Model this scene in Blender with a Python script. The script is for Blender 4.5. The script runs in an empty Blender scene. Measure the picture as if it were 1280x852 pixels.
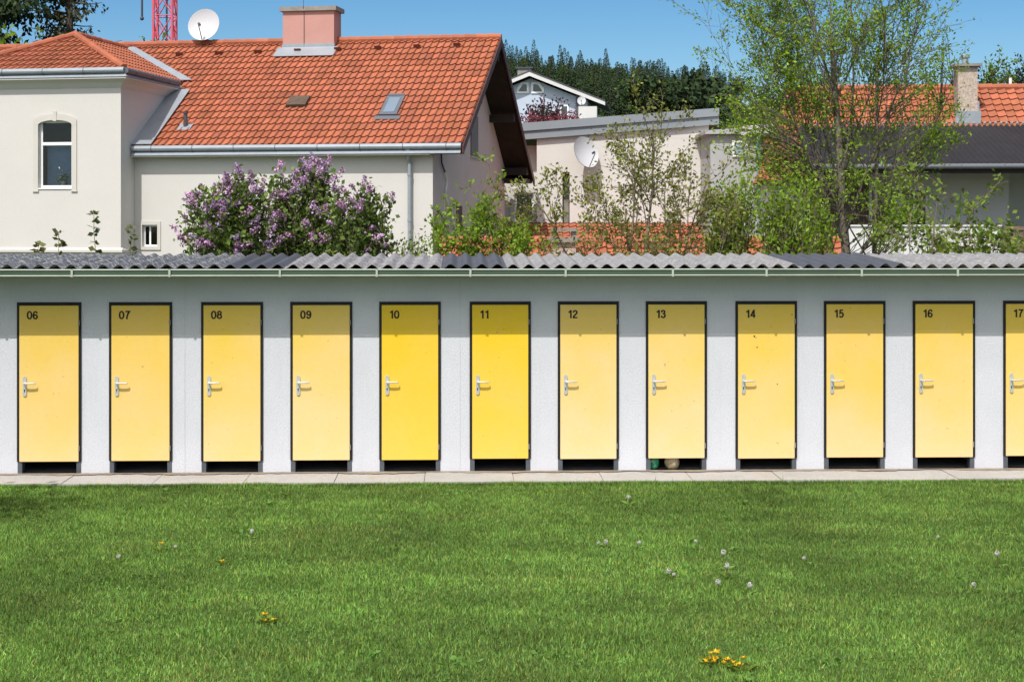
import bpy, math, random
import numpy as np
from mathutils import Vector, Matrix

R = math.radians
sc = bpy.context.scene
COL = sc.collection

# ------------------------------------------------------------------ camera
CAM_H, FPX, CX, HY = 2.9, 1944.0, 640.0, 280.0      # eye height, focal length / centre / horizon in photo pixels
cd = bpy.data.cameras.new('camera')
cd.sensor_width = 36.0
cd.lens = 36.0 * FPX / 1280.0
cd.shift_y = -(426.0 - HY) / 1280.0
cd.clip_start, cd.clip_end = 0.1, 6000.0
cam = bpy.data.objects.new('camera', cd)
COL.objects.link(cam)
cam.location = (0, 0, CAM_H)
cam.rotation_euler = (R(90), 0, 0)
sc.camera = cam

# ------------------------------------------------------------------ sky, sun, exposure
SUN_EL, SUN_AZ = 55.0, 22.0                          # behind the camera, to the left
w = bpy.data.worlds.new('World')
sc.world = w
w.use_nodes = True
nt = w.node_tree
bg = nt.nodes['Background']
sky = nt.nodes.new('ShaderNodeTexSky')
sky.sky_type = 'NISHITA'
sky.sun_disc = False
sky.sun_elevation = R(SUN_EL)
sky.sun_rotation = R(180 + SUN_AZ)
sky.air_density, sky.dust_density, sky.ozone_density = 1.0, 0.0, 3.5
sky.altitude = 500
hs = nt.nodes.new('ShaderNodeHueSaturation')
hs.inputs['Saturation'].default_value = 1.35
nt.links.new(sky.outputs[0], hs.inputs['Color'])
# unseen glow added to the sky behind the camera, lifting the eave shade
e, a = R(SUN_EL), R(SUN_AZ)
tc = nt.nodes.new('ShaderNodeTexCoord')
dt = nt.nodes.new('ShaderNodeVectorMath'); dt.operation = 'DOT_PRODUCT'
dt.inputs[1].default_value = (-math.sin(a) * math.cos(e), -math.cos(a) * math.cos(e), math.sin(e))
nt.links.new(tc.outputs['Generated'], dt.inputs[0])
mx = nt.nodes.new('ShaderNodeMath'); mx.operation = 'MAXIMUM'; mx.inputs[1].default_value = 0.0
nt.links.new(dt.outputs['Value'], mx.inputs[0])
pw = nt.nodes.new('ShaderNodeMath'); pw.operation = 'POWER'; pw.inputs[1].default_value = 2.5
nt.links.new(mx.outputs[0], pw.inputs[0])
gl = nt.nodes.new('ShaderNodeVectorMath'); gl.operation = 'SCALE'
gl.inputs[0].default_value = (20.5, 17.2, 13.0)
nt.links.new(pw.outputs[0], gl.inputs['Scale'])
ad = nt.nodes.new('ShaderNodeVectorMath'); ad.operation = 'ADD'
nt.links.new(hs.outputs[0], ad.inputs[0]); nt.links.new(gl.outputs[0], ad.inputs[1])
nt.links.new(ad.outputs[0], bg.inputs[0])
bg.inputs[1].default_value = 0.075
sd = bpy.data.lights.new('sun', 'SUN')
sd.energy, sd.angle, sd.color = 3.55, R(0.53), (1.0, 0.965, 0.915)
sun = bpy.data.objects.new('sun', sd)
COL.objects.link(sun)
e, a = R(SUN_EL), R(SUN_AZ)
sun.rotation_euler = Vector((math.sin(a) * math.cos(e), math.cos(a) * math.cos(e), -math.sin(e))).to_track_quat('-Z', 'Y').to_euler()
sun.location = (-20, -50, 75)
vs = sc.view_settings
vs.view_transform, vs.look, vs.gamma, vs.use_curve_mapping = 'Standard', 'None', 1.0, False
vs.exposure = 0.47
sc.cycles.max_bounces, sc.cycles.transparent_max_bounces = 6, 8
sc.cycles.diffuse_bounces, sc.cycles.glossy_bounces = 3, 2

# ------------------------------------------------------------------ helpers: pixels, tags, meshes
def ray(px, py):
    return Vector(((px - CX) / FPX, 1.0, (HY - py) / FPX))
def at(px, py, Y):
    return Vector((0, 0, CAM_H)) + ray(px, py) * Y
def hit(M, px, py, ax, val):
    """point where the sight line of a photo pixel meets the local plane <ax> = val of a thing"""
    Mi = M.inverted()
    o = Mi @ Vector((0, 0, CAM_H)); d = Mi.to_3x3() @ ray(px, py)
    i = 'xyz'.index(ax)
    return o + d * ((val - o[i]) / d[i])

def tag(o, label=None, cat=None, group=None, kind=None):
    if label: o['label'] = label
    if cat: o['category'] = cat
    if group: o['group'] = group
    if kind: o['kind'] = kind
    return o
def thing(name, label, cat, loc=(0, 0, 0), rz=0.0, group=None):
    o = bpy.data.objects.new(name, None)
    o.empty_display_size = 0.2
    COL.objects.link(o)
    o.location = loc
    o.rotation_euler = (0, 0, rz)
    return tag(o, label, cat, group)
def mat_of(loc, rz):
    return Matrix.Translation(Vector(loc)) @ Matrix.Rotation(rz, 4, 'Z')
def copy_tree(o, parent=None):
    c = o.copy()
    COL.objects.link(c)
    c.parent = parent
    for ch in list(o.children):
        copy_tree(ch, c)
    return c

def link_mesh(name, me, m, parent=None, smooth=False, label=None):
    if m: me.materials.append(m)
    if smooth:
        me.polygons.foreach_set('use_smooth', [True] * len(me.polygons))
    o = bpy.data.objects.new(name, me)
    COL.objects.link(o)
    if parent: o.parent = parent
    if label: o['label'] = label
    return o

class MB:
    def __init__(s): s.v = []; s.f = []; s.t = []
    def add(s, vs, fs, tint=1.0):
        b = len(s.v)
        s.v += [tuple(x) for x in vs]
        for f in fs:
            s.f.append(tuple(b + i for i in f)); s.t.append(tint)
    def poly(s, *p, tint=1.0): s.add(p, [tuple(range(len(p)))], tint)
    def box(s, x0, y0, z0, x1, y1, z1, tint=1.0):
        s.add([(x0, y0, z0), (x1, y0, z0), (x1, y1, z0), (x0, y1, z0), (x0, y0, z1), (x1, y0, z1), (x1, y1, z1), (x0, y1, z1)],
              [(0, 3, 2, 1), (4, 5, 6, 7), (0, 1, 5, 4), (1, 2, 6, 5), (2, 3, 7, 6), (3, 0, 4, 7)], tint)
    def obox(s, O, A, B, C, tint=1.0):
        """box from corner O along vectors A, B, C"""
        O, A, B, C = Vector(O), Vector(A), Vector(B), Vector(C)
        p = [O, O + A, O + A + B, O + B]
        s.add(p + [q + C for q in p], [(0, 3, 2, 1), (4, 5, 6, 7), (0, 1, 5, 4), (1, 2, 6, 5), (2, 3, 7, 6), (3, 0, 4, 7)], tint)
    def prism(s, pts, ext, tint=1.0):
        pts = [Vector(p) for p in pts]; ext = Vector(ext); n = len(pts)
        s.add(pts + [p + ext for p in pts],
              [tuple(range(n))[::-1], tuple(range(n, 2 * n))] + [(i, (i + 1) % n, n + (i + 1) % n, n + i) for i in range(n)], tint)
    def tube(s, pts, rad, n=8, caps=True, tint=1.0):
        pts = [Vector(p) for p in pts]
        if not hasattr(rad, '__len__'): rad = [rad] * len(pts)
        vs = []; up = None
        for i, p in enumerate(pts):
            d = (pts[min(i + 1, len(pts) - 1)] - pts[max(i - 1, 0)])
            if d.length < 1e-9: d = Vector((0, 0, 1))
            d.normalize()
            if up is None:
                up = Vector((0, 0, 1)) if abs(d.z) < .9 else Vector((0, 1, 0))
            x = d.cross(up)
            if x.length < 1e-5: x = d.cross(Vector((1, 0, 0)))
            x.normalize(); y = d.cross(x).normalized(); up = -y if False else up
            for k in range(n):
                an = 2 * math.pi * k / n
                vs.append(p + (x * math.cos(an) + y * math.sin(an)) * rad[i])
        fs = []
        for i in range(len(pts) - 1):
            for k in range(n):
                k2 = (k + 1) % n
                fs.append((i * n + k, i * n + k2, (i + 1) * n + k2, (i + 1) * n + k))
        if caps:
            fs.append(tuple(range(n))[::-1]); fs.append(tuple((len(pts) - 1) * n + k for k in range(n)))
        s.add(vs, fs, tint)
    def lathe(s, prof, c=(0, 0, 0), n=16, tint=1.0):
        """prof: (radius, z) pairs"""
        vs = []; c = Vector(c)
        for r, z in prof:
            for k in range(n):
                an = 2 * math.pi * k / n
                vs.append(c + Vector((r * math.cos(an), r * math.sin(an), z)))
        fs = [(i * n + k, i * n + (k + 1) % n, (i + 1) * n + (k + 1) % n, (i + 1) * n + k) for i in range(len(prof) - 1) for k in range(n)]
        fs.append(tuple(range(n))[::-1]); fs.append(tuple((len(prof) - 1) * n + k for k in range(n)))
        s.add(vs, fs, tint)
    def ball(s, c, r, n=8, sz=1.0, tint=1.0):
        prof = [(max(r * math.sin(math.pi * i / n), 1e-4), -r * sz * math.cos(math.pi * i / n)) for i in range(n + 1)]
        s.lathe(prof, c, n + 2, tint)
    def build(s, name, m, parent=None, smooth=False, label=None):
        me = bpy.data.meshes.new(name)
        me.from_pydata(s.v, [], s.f)
        if any(t != 1.0 for t in s.t):
            at_ = me.attributes.new('tint', 'FLOAT_COLOR', 'FACE')
            arr = np.ones((len(s.f), 4), np.float32)
            for i, t in enumerate(s.t): arr[i, :3] = t
            at_.data.foreach_set('color', arr.ravel())
        me.update()
        return link_mesh(name, me, m, parent, smooth, label)

def np_mesh(name, V, F, tint, m, parent=None, label=None):
    """V (n,3), F (k,3|4), tint (n,3) per-vertex"""
    me = bpy.data.meshes.new(name)
    n, k, q = len(V), len(F), F.shape[1]
    me.vertices.add(n); me.vertices.foreach_set('co', np.ascontiguousarray(V, np.float32).ravel())
    me.loops.add(k * q); me.loops.foreach_set('vertex_index', np.ascontiguousarray(F, np.int32).ravel())
    me.polygons.add(k); me.polygons.foreach_set('loop_start', np.arange(0, k * q, q, dtype=np.int32))
    me.update(calc_edges=True)
    if tint is not None:
        at_ = me.attributes.new('tint', 'FLOAT_COLOR', 'POINT')
        arr = np.ones((n, 4), np.float32); arr[:, :3] = tint
        at_.data.foreach_set('color', arr.ravel())
    return link_mesh(name, me, m, parent, False, label)

# ------------------------------------------------------------------ materials
def nd(nt, t, **kw):
    n = nt.nodes.new('ShaderNode' + t)
    for k, v in kw.items(): setattr(n, k, v)
    return n
def mix(nt, bt, fac, A, B):
    n = nd(nt, 'MixRGB', blend_type=bt)
    for i, x in enumerate((fac, A, B)):
        if isinstance(x, bpy.types.NodeSocket): nt.links.new(x, n.inputs[i])
        elif i == 0: n.inputs[0].default_value = x
        else: n.inputs[i].default_value = (*x, 1)
    return n.outputs[0]
def ramp(nt, src, p0, p1, c0=(0, 0, 0), c1=(1, 1, 1)):
    n = nd(nt, 'ValToRGB')
    n.color_ramp.elements[0].position, n.color_ramp.elements[1].position = p0, p1
    n.color_ramp.elements[0].color, n.color_ramp.elements[1].color = (*c0, 1), (*c1, 1)
    nt.links.new(src, n.inputs[0])
    return n.outputs[0]
def noise(nt, vec, scale, detail=4, rough=.6):
    n = nd(nt, 'TexNoise')
    n.inputs['Scale'].default_value, n.inputs['Detail'].default_value, n.inputs['Roughness'].default_value = scale, detail, rough
    if vec: nt.links.new(vec, n.inputs['Vector'])
    return n.outputs[0]
def pmat(name, base, rough=.8, var=.12, vs=2.5, fine=.0, fs=40, bump=0., bs=60, attr=False, spec=.3, metal=0., stains=(), transl=0., stretch=None):
    """stains: (scale, lo, hi, colour, amount)"""
    m = bpy.data.materials.new(name); m.use_nodes = True
    nt = m.node_tree; b = nt.nodes['Principled BSDF']
    tc = nd(nt, 'TexCoord'); vec = tc.outputs['Object']
    if stretch:
        mp = nd(nt, 'Mapping'); mp.inputs['Scale'].default_value = stretch
        nt.links.new(vec, mp.inputs[0]); svec = mp.outputs[0]
    else: svec = vec
    c = ramp(nt, noise(nt, vec, vs), .25, .75, tuple(x * (1 - var) for x in base), tuple(min(1, x * (1 + var)) for x in base))
    if fine: c = mix(nt, 'MULTIPLY', 1.0, c, ramp(nt, noise(nt, vec, fs, 6, .7), .3, .7, (1 - fine,) * 3, (1, 1, 1)))
    for sc_, lo, hi, col, am in stains:
        f = ramp(nt, noise(nt, svec, sc_, 6, .65), lo, hi, (0, 0, 0), (am,) * 3)
        c = mix(nt, 'MIX', f, c, col)
    if attr:
        at_ = nd(nt, 'Attribute', attribute_name='tint')
        c = mix(nt, 'MULTIPLY', 1.0, c, at_.outputs['Color'])
    nt.links.new(c, b.inputs['Base Color'])
    b.inputs['Roughness'].default_value = rough
    b.inputs['Specular IOR Level'].default_value = spec
    b.inputs['Metallic'].default_value = metal
    if bump:
        bn = nd(nt, 'Bump'); bn.inputs['Strength'].default_value = bump; bn.inputs['Distance'].default_value = .01
        nt.links.new(noise(nt, vec, bs, 5, .7), bn.inputs['Height']); nt.links.new(bn.outputs[0], b.inputs['Normal'])
    if transl:
        t = nd(nt, 'BsdfTranslucent'); ms = nd(nt, 'MixShader'); ms.inputs[0].default_value = transl
        nt.links.new(mix(nt, 'MULTIPLY', 1.0, c, (1.25, 1.2, .6)), t.inputs[0])
        nt.links.new(b.outputs[0], ms.inputs[1]); nt.links.new(t.outputs[0], ms.inputs[2])
        nt.links.new(ms.outputs[0], nt.nodes['Material Output'].inputs[0])
    return m
def glass(name, tint=(.75, .8, .82), refl=.25):
    m = bpy.data.materials.new(name); m.use_nodes = True
    nt = m.node_tree; nt.nodes.remove(nt.nodes['Principled BSDF'])
    t = nd(nt, 'BsdfTransparent'); t.inputs[0].default_value = (*tint, 1)
    g = nd(nt, 'BsdfGlossy'); g.inputs['Roughness'].default_value = .03
    lw = nd(nt, 'LayerWeight'); lw.inputs[0].default_value = refl
    ms = nd(nt, 'MixShader')
    nt.links.new(lw.outputs['Fresnel'], ms.inputs[0]); nt.links.new(t.outputs[0], ms.inputs[1]); nt.links.new(g.outputs[0], ms.inputs[2])
    nt.links.new(ms.outputs[0], nt.nodes['Material Output'].inputs[0])
    return m

M = {}
M['plaster'] = pmat('roughcast_plaster', (.60, .60, .62), .9, .05, 1.2, fine=.10, fs=55, bump=.55, bs=70,
                    stains=((1.6, .60, .80, (.45, .44, .42), .35), (9, .70, .78, (.40, .38, .35), .5)))
M['plaster'] = pmat('roughcast_plaster', (.595, .605, .645), .9, .05, 1.2, fine=.14, fs=55, bump=.7, bs=70, stretch=(5, 5, .45),
                    stains=((1.1, .56, .80, (.44, .44, .43), .28), (3.2, .66, .80, (.40, .39, .37), .3)))
M['inner'] = pmat('cabin_plaster', (.22, .21, .2), .9, .2)
M['concrete'] = pmat('concrete', (.40, .39, .375), .9, .12, 1.5, fine=.3, fs=35, bump=.4, bs=40,
                     stains=((3, .52, .75, (.30, .24, .17), .7),))
M['dark_sheet'] = pmat('new_fibre_cement', (.075, .082, .10), .75, .12, 2, fine=.15, fs=60, bump=.1, bs=90)
M['lichen_dark'] = pmat('weathered_fibre_cement', (.11, .12, .14), .9, .2, 3, fine=.3, fs=60, bump=.5, bs=70,
                        stains=((16, .50, .62, (.44, .45, .44), .8), (50, .56, .66, (.03, .03, .035), .8)))
M['lichen_mid'] = pmat('lichened_fibre_cement', (.19, .19, .205), .9, .2, 3, fine=.3, fs=60, bump=.5, bs=70,
                       stains=((22, .48, .62, (.46, .46, .45), .8), (45, .58, .68, (.07, .07, .08), .8)))
M['lichen_light'] = pmat('pale_fibre_cement', (.27, .27, .275), .9, .2, 3, fine=.3, fs=60, bump=.5, bs=70,
                         stains=((14, .55, .68, (.46, .46, .45), .75), (38, .56, .66, (.09, .09, .10), .8)))
M['gutter_green'] = pmat('green_sheet_metal', (.045, .075, .05), .45, .15, 2, spec=.5)
M['gutter_pale'] = pmat('pale_gutter_lip', (.36, .40, .33), .45, .12, 4, spec=.5)
M['frame_steel'] = pmat('grey_steel', (.075, .085, .10), .5, .15, 8, spec=.4)
M['trim_black'] = pmat('black_rubber', (.012, .011, .010), .6, .1)
M['nickel'] = pmat('satin_nickel', (.62, .62, .60), .38, .05, metal=.55, spec=.5)
M['black'] = pmat('black', (.01, .01, .01), .6, .1)
M['numeral'] = pmat('numeral_black', (.016, .013, .010), .5, .1)
M['cream'] = pmat('cream_render', (.548, .53, .50), .9, .035, .6, fine=.05, fs=14, bump=.12, bs=40, stains=((.7, .62, .85, (.58, .54, .47), .3),))
M['cream_mid'] = pmat('pale_cream_render', (.58, .56, .525), .9, .05, .6, fine=.08, fs=14, bump=.15, bs=40)
M['cream_trim'] = pmat('cream_trim', (.505, .485, .445), .9, .05, 2)
M['pinkish'] = pmat('pink_cream_render', (.64, .52, .48), .9, .05, .8, fine=.08, fs=18, bump=.25, bs=30)
M['tile'] = pmat('clay_tile', (.335, .105, .054), .75, .14, 1.2, fine=.12, fs=25, attr=True, spec=.3, stains=((1.2, .62, .8, (.30, .10, .05), .5), (14, .70, .76, (.16, .12, .08), .6)))
M['tile_far'] = pmat('clay_tile_second', (.34, .108, .056), .75, .15, 1.5, fine=.12, fs=25, attr=True, stains=((1.5, .6, .8, (.32, .12, .07), .5),))
M['zinc'] = pmat('zinc_sheet', (.30, .335, .37), .42, .10, 1.5, fine=.1, fs=12, spec=.5, metal=.25, stains=((2.5, .62, .75, (.24, .2, .17), .35),))
M['zinc_dark'] = pmat('dark_zinc', (.10, .11, .13), .5, .1, spec=.5)
M['brown'] = pmat('dark_brown_wood', (.030, .020, .016), .7, .3, 4, fine=.2, fs=30)
M['barge'] = pmat('barge_brown', (.075, .03, .026), .6, .15, 4)
M['wood'] = pmat('orange_wood', (.30, .13, .05), .6, .25, 4, fine=.2, fs=20)
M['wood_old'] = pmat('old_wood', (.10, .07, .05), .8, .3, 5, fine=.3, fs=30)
M['white'] = pmat('white_paint', (.78, .78, .77), .5, .03)
M['dishwhite'] = pmat('dish_white', (.47, .48, .50), .45, .04)
M['glass'] = glass('window_glass')
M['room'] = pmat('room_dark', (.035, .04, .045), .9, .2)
M['curtain'] = pmat('net_curtain', (.26, .36, .52), .9, .12, 5, stretch=(8, 1, .3))
M['chim_pink'] = pmat('pink_render', (.47, .255, .22), .9, .06, 1.5, fine=.1, fs=20, bump=.2, bs=30)
M['capstone'] = pmat('cap_concrete', (.27, .255, .23), .9, .2, 4, fine=.3, fs=30)
M['mottled'] = pmat('mottled_roughcast', (.56, .46, .38), .95, .25, 6, fine=.5, fs=14, bump=.6, bs=30, stains=((12, .55, .62, (.16, .13, .11), .8),))
M['grey_metal'] = pmat('grey_roof_edge', (.21, .235, .26), .5, .08, 1, spec=.4)
M['blue_render'] = pmat('blue_render', (.45, .51, .61), .9, .04)
M['slate'] = pmat('slate_roof', (.06, .065, .075), .7, .15, 2)
M['eternit'] = pmat('black_corrugated', (.024, .022, .024), .7, .2, 2, fine=.2, fs=20)
M['grey_render'] = pmat('grey_render', (.36, .36, .36), .9, .08, 1)
M['pale_render'] = pmat('pale_render', (.58, .58, .57), .9, .06, 1)
M['teal'] = pmat('teal_paint', (.16, .33, .36), .5, .15, 6)
M['crane_red'] = pmat('crane_paint', (.60, .10, .14), .5, .1)
M['cable'] = pmat('dark_cable', (.06, .06, .07), .6, .1)
M['bark'] = pmat('bark', (.15, .13, .10), .95, .3, 8, fine=.4, fs=30, bump=.6, bs=30)
M['bark_dark'] = pmat('dark_bark', (.075, .058, .045), .95, .3, 8)
M['twig'] = pmat('grey_twig', (.17, .135, .10), .95, .3, 6)
def leafm(n, c, tr=.3): return pmat(n, c, .6, .15, 1.5, attr=True, spec=.25, transl=tr)
M['leaf_fresh'] = leafm('fresh_leaf', (.205, .315, .034), .45)
M['leaf_mid'] = leafm('mid_leaf', (.14, .21, .03), .38)
M['leaf_olive'] = leafm('olive_leaf', (.20, .215, .05), .38)
M['leaf_lilac'] = leafm('lilac_leaf', (.115, .175, .038), .3)
M['blossom'] = leafm('lilac_blossom', (.40, .265, .45), .2)
M['leaf_purple'] = leafm('purple_leaf', (.06, .018, .028), .2)
M['leaf_red'] = leafm('red_leaf', (.19, .035, .055), .2)
M['needle'] = pmat('conifer_needles', (.027, .046, .019), .8, .2, .2, attr=True, spec=.15)
M['needle_olive'] = pmat('olive_needles', (.048, .052, .026), .8, .25, .5, attr=True, spec=.15)
M['broad_far'] = pmat('far_leaf', (.045, .085, .018), .8, .2, .2, attr=True, spec=.15)
M['grass'] = leafm('grass_blade', (.150, .262, .055), .34)
M['yellow'] = pmat('dandelion_yellow', (.66, .42, .012), .7, .1, attr=True)
M['seed'] = pmat('seed_white', (.42, .42, .38), .9, .1)
M['stem'] = pmat('weed_stem', (.12, .13, .04), .8, .2)

# ------------------------------------------------------------------ ground, lawn, hill
def vnoise(x, y, cell, seed):
    rg = np.random.default_rng(seed)
    g = rg.random((256, 256))
    u, v = x / cell + 100, y / cell + 100
    i, j = np.floor(u).astype(int), np.floor(v).astype(int)
    fu, fv = u - i, v - j
    fu, fv = fu * fu * (3 - 2 * fu), fv * fv * (3 - 2 * fv)
    i %= 255; j %= 255
    return (g[i, j] * (1 - fu) + g[i + 1, j] * fu) * (1 - fv) + (g[i, j + 1] * (1 - fu) + g[i + 1, j + 1] * fu) * fv

B_SHED = R(1.95)
SHED_O = Vector((0, 18, 0))
MS = mat_of(SHED_O, B_SHED)
def shed_Y(x): return 18 + x * math.tan(B_SHED)

mb = MB(); mb.poly((-2500, -500, -.03), (2500, -500, -.03), (2500, 3000, -.03), (-2500, 3000, -.03))
tag(mb.build('ground', pmat('rough_ground', (.05, .075, .02), .95, .3, .4, fine=.4, fs=6)), kind='structure')
mb = MB(); mb.poly((-60, -40, 0), (60, -40, 0), (60, shed_Y(60) - .68, 0), (-60, shed_Y(-60) - .68, 0))
lawn_m = pmat('lawn_turf', (.075, .12, .022), .95, .25, .8, fine=.5, fs=60, bump=.5, bs=60, stains=((3, .6, .8, (.10, .12, .03), .5),))
tag(mb.build('lawn', lawn_m), kind='structure')

def hill_ridge_py(px):       # photo height of the tree line over the hill, in pixels
    return np.interp(px, [-900, 0, 150, 350, 560, 625, 680, 740, 800, 860, 900, 1000, 1180, 1280, 2200], [120, 92, 82, 84, 62, 55, 62, 70, 77, 84, 89, 98, 110, 102, 140])
RY = 640.0
def hill_z(X, Y):
    px = CX + FPX * X / np.maximum(Y, 1)
    top = CAM_H + (HY - (hill_ridge_py(px) + 41)) / FPX * RY
    t = np.clip((Y - 62) / (RY - 62), 0, 1)
    return top * (0.85 * t + .15 * t * t)
ys = np.concatenate([np.linspace(62, RY, 40), [720, 900]])
ks = np.linspace(-1.1, 1.1, 90)
V = []
for Y in ys:
    X = ks * Y
    Z = hill_z(X, min(Y, RY)) - (0 if Y <= RY else (Y - RY) * .25) - .05
    V.append(np.stack([X, np.full_like(X, Y), Z], 1))
V = np.concatenate(V)
nk = len(ks)
F = np.array([(i * nk + k, i * nk + k + 1, (i + 1) * nk + k + 1, (i + 1) * nk + k) for i in range(len(ys) - 1) for k in range(nk - 1)])
tag(np_mesh('hill', V, F, None, pmat('hill_turf', (.03, .05, .015), .95, .3, .05)), kind='structure')

# ------------------------------------------------------------------ the row of changing cabins
shed = thing('cabin_row', 'long low pale grey building with a row of numbered yellow doors under a corrugated roof', 'building', SHED_O, B_SHED)
def sx(px, py=480): return hit(MS, px, py, 'y', 0.0).x
DOORS = [('', -92, -13), ('06', 22, 101.5), ('07', 137, 215), ('08', 252, 328.5), ('09', 363.5, 440), ('10', 474.5, 550.5), ('11', 587.5, 663), ('12', 697.5, 773),
         ('13', 807.5, 883), ('14', 919.5, 995.5), ('15', 1030, 1106), ('16', 1141, 1218), ('17', 1254, 1331), ('', 1367, 1444)]
DOPEN = [(sx(l), sx(r)) for _, l, r in DOORS]
XL, XR, ZW, ZD, ZS = -9.0, 9.2, 2.382, 2.0, .04
DEP = 1.42
def wall_panel(mb, O, A, Nn, W, z0, z1, holes, t):
    """wall in the plane O + A*a, facing Nn, with rectangular holes (a0, z0, a1, z1) that have reveals of depth t"""
    O, A, Nn = Vector(O), Vector(A), Vector(Nn)
    P = lambda a_, z, d=0: O + A * a_ + Vector((0, 0, z)) - Nn * d
    xs = sorted({0.0, W, *[h[0] for h in holes], *[h[2] for h in holes]})
    zs = sorted({z0, z1, *[h[1] for h in holes], *[h[3] for h in holes]})
    for i in range(len(xs) - 1):
        for j in range(len(zs) - 1):
            cx, cz = (xs[i] + xs[i + 1]) / 2, (zs[j] + zs[j + 1]) / 2
            if any(h[0] < cx < h[2] and h[1] < cz < h[3] for h in holes): continue
            for d in (0, t):
                q = [P(xs[i], zs[j], d), P(xs[i + 1], zs[j], d), P(xs[i + 1], zs[j + 1], d), P(xs[i], zs[j + 1], d)]
                mb.poly(*(q if d == 0 else q[::-1]))
    for h in holes:
        c = [(h[0], h[1]), (h[2], h[1]), (h[2], h[3]), (h[0], h[3])]
        for k in range(4):
            p, q = c[k], c[(k + 1) % 4]
            mb.poly(P(*p), P(*q), P(*q, t), P(*p, t))
    c = [(0, z0), (W, z0), (W, z1), (0, z1)]
    for k in range(4):
        p, q = c[k], c[(k + 1) % 4]
        mb.poly(P(*p), P(*p, t), P(*q, t), P(*q))
mb = MB()
wall_panel(mb, (XL, 0, 0), (1, 0, 0), (0, -1, 0), XR - XL, ZS, ZW, [(l - XL, ZS, r - XL, ZD) for l, r in DOPEN], .16)
mb.box(XL, .16, ZS, XL + .15, DEP, ZW); mb.box(XR - .15, .16, ZS, XR, DEP, ZW); mb.box(XL, DEP, ZS, XR, DEP + .15, ZW)
mb.build('wall', M['plaster'], shed)
mb = MB()
for i in range(len(DOPEN) - 1):
    xm = (DOPEN[i][1] + DOPEN[i + 1][0]) / 2
    mb.box(xm - .04, .165, ZS, xm + .04, DEP - .003, ZW - .01)
mb.build('partition', M['inner'], shed)
mb = MB(); mb.box(XL + .16, .15, -.02, XR - .16, DEP - .01, ZS + .003); mb.build('floor_slab', M['inner'], shed)
mb = MB(); mb.box(XL, .0, ZW + .002, XR, DEP + .15, ZW + .010); mb.build('ceiling_board', M['brown'], shed)

# corrugated sheets
WP, AMP = .177, .0255
def zroof(y): return 2.424 + (y + .40) * .042
def sheet(x0, n, m, lift=0.0, skew=0.0, seed=0):
    rg = random.Random(seed)
    per = 10
    NX = n * per + 3
    yy = [-.42 + rg.uniform(-.012, .012), -.3, .1, .6, 1.1, 1.64]
    vs, fs = [], []
    for th in (0, .007):
        for j, y in enumerate(yy):
            for i in range(NX):
                s_ = (i - 1) / per * WP
                z = zroof(y) + AMP * math.cos(2 * math.pi * s_ / WP + math.pi) + lift + skew * s_ + rg.uniform(-.001, .001)
                vs.append((x0 + s_, y, z - th))
    ny = len(yy); off = NX * ny
    for j in range(ny - 1):
        for i in range(NX - 1):
            q = (j * NX + i, j * NX + i + 1, (j + 1) * NX + i + 1, (j + 1) * NX + i)
            fs += [q, tuple(off + k for k in q[::-1])]
    for i in range(NX - 1):
        fs += [(i, off + i, off + i + 1, i + 1), ((ny - 1) * NX + i, (ny - 1) * NX + i + 1, off + (ny - 1) * NX + i + 1, off + (ny - 1) * NX + i)]
    for j in range(ny - 1):
        a_, b_ = j * NX, (j + 1) * NX
        fs += [(a_, b_, off + b_, off + a_), (a_ + NX - 1, off + a_ + NX - 1, off + b_ + NX - 1, b_ + NX - 1)]
    mb = MB(); mb.add(vs, fs)
    return mb.build('roof_sheet', m, shed, smooth=False)
def fx(px): return hit(MS, px, 332, 'y', -.42).x
zones = [(-340, 258, 'lichen_dark'), (258, 348, 'dark_sheet'), (348, 538, 'lichen_mid'), (538, 631, 'dark_sheet'), (631, 1000, 'lichen_light'),
         (1000, 1119, 'dark_sheet'), (1119, 1640, 'lichen_light')]
w0 = round(fx(-340) / WP)
k = 0
for a_, b_, mn in zones:
    i0, i1 = round(fx(a_) / WP), round(fx(b_) / WP)
    while i0 < i1:
        n = min(5, i1 - i0)
        if i1 - i0 - n == 1: n = i1 - i0
        sheet(i0 * WP + WP * .5, n, M[mn], .004 * (k % 2) + random.Random(k).uniform(0, .003), 0, k)
        i0 += n; k += 1
# gutter along the eaves
mb = MB()
prof = [(-.455, 2.385), (-.455, 2.330), (-.440, 2.318), (-.36, 2.318), (-.35, 2.385), (-.355, 2.385), (-.365, 2.326), (-.438, 2.326), (-.447, 2.334), (-.447, 2.385)]
mb.prism([(XL - .1, y, z) for y, z in prof], (XR - XL + .2, 0, 0))
gut = mb.build('gutter', M['gutter_green'], shed)
mb = MB()
mb.tube([(XL - .1, -.457, 2.387), (XR + .1, -.457, 2.387)], .0085, 8)
mb.tube([(XL - .1, -.459, 2.321), (XR + .1, -.459, 2.321)], .0075, 8)
mb.build('gutter_lip', M['gutter_pale'], gut)
for px in (-150, -30, 90, 212, 350, 471, 588, 707, 841, 958, 1077, 1197, 1318, 1440):
    x = hit(MS, px, 340, 'y', -.46).x
    mb = MB()
    mb.box(x - .012, -.475, 2.308, x + .012, -.462, 2.398); mb.box(x - .012, -.462, 2.308, x + .012, -.02, 2.314)
    mb.box(x - .012, -.475, 2.392, x + .012, -.40, 2.398)
    mb.build('gutter_bracket', M['gutter_pale'], gut)
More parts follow.
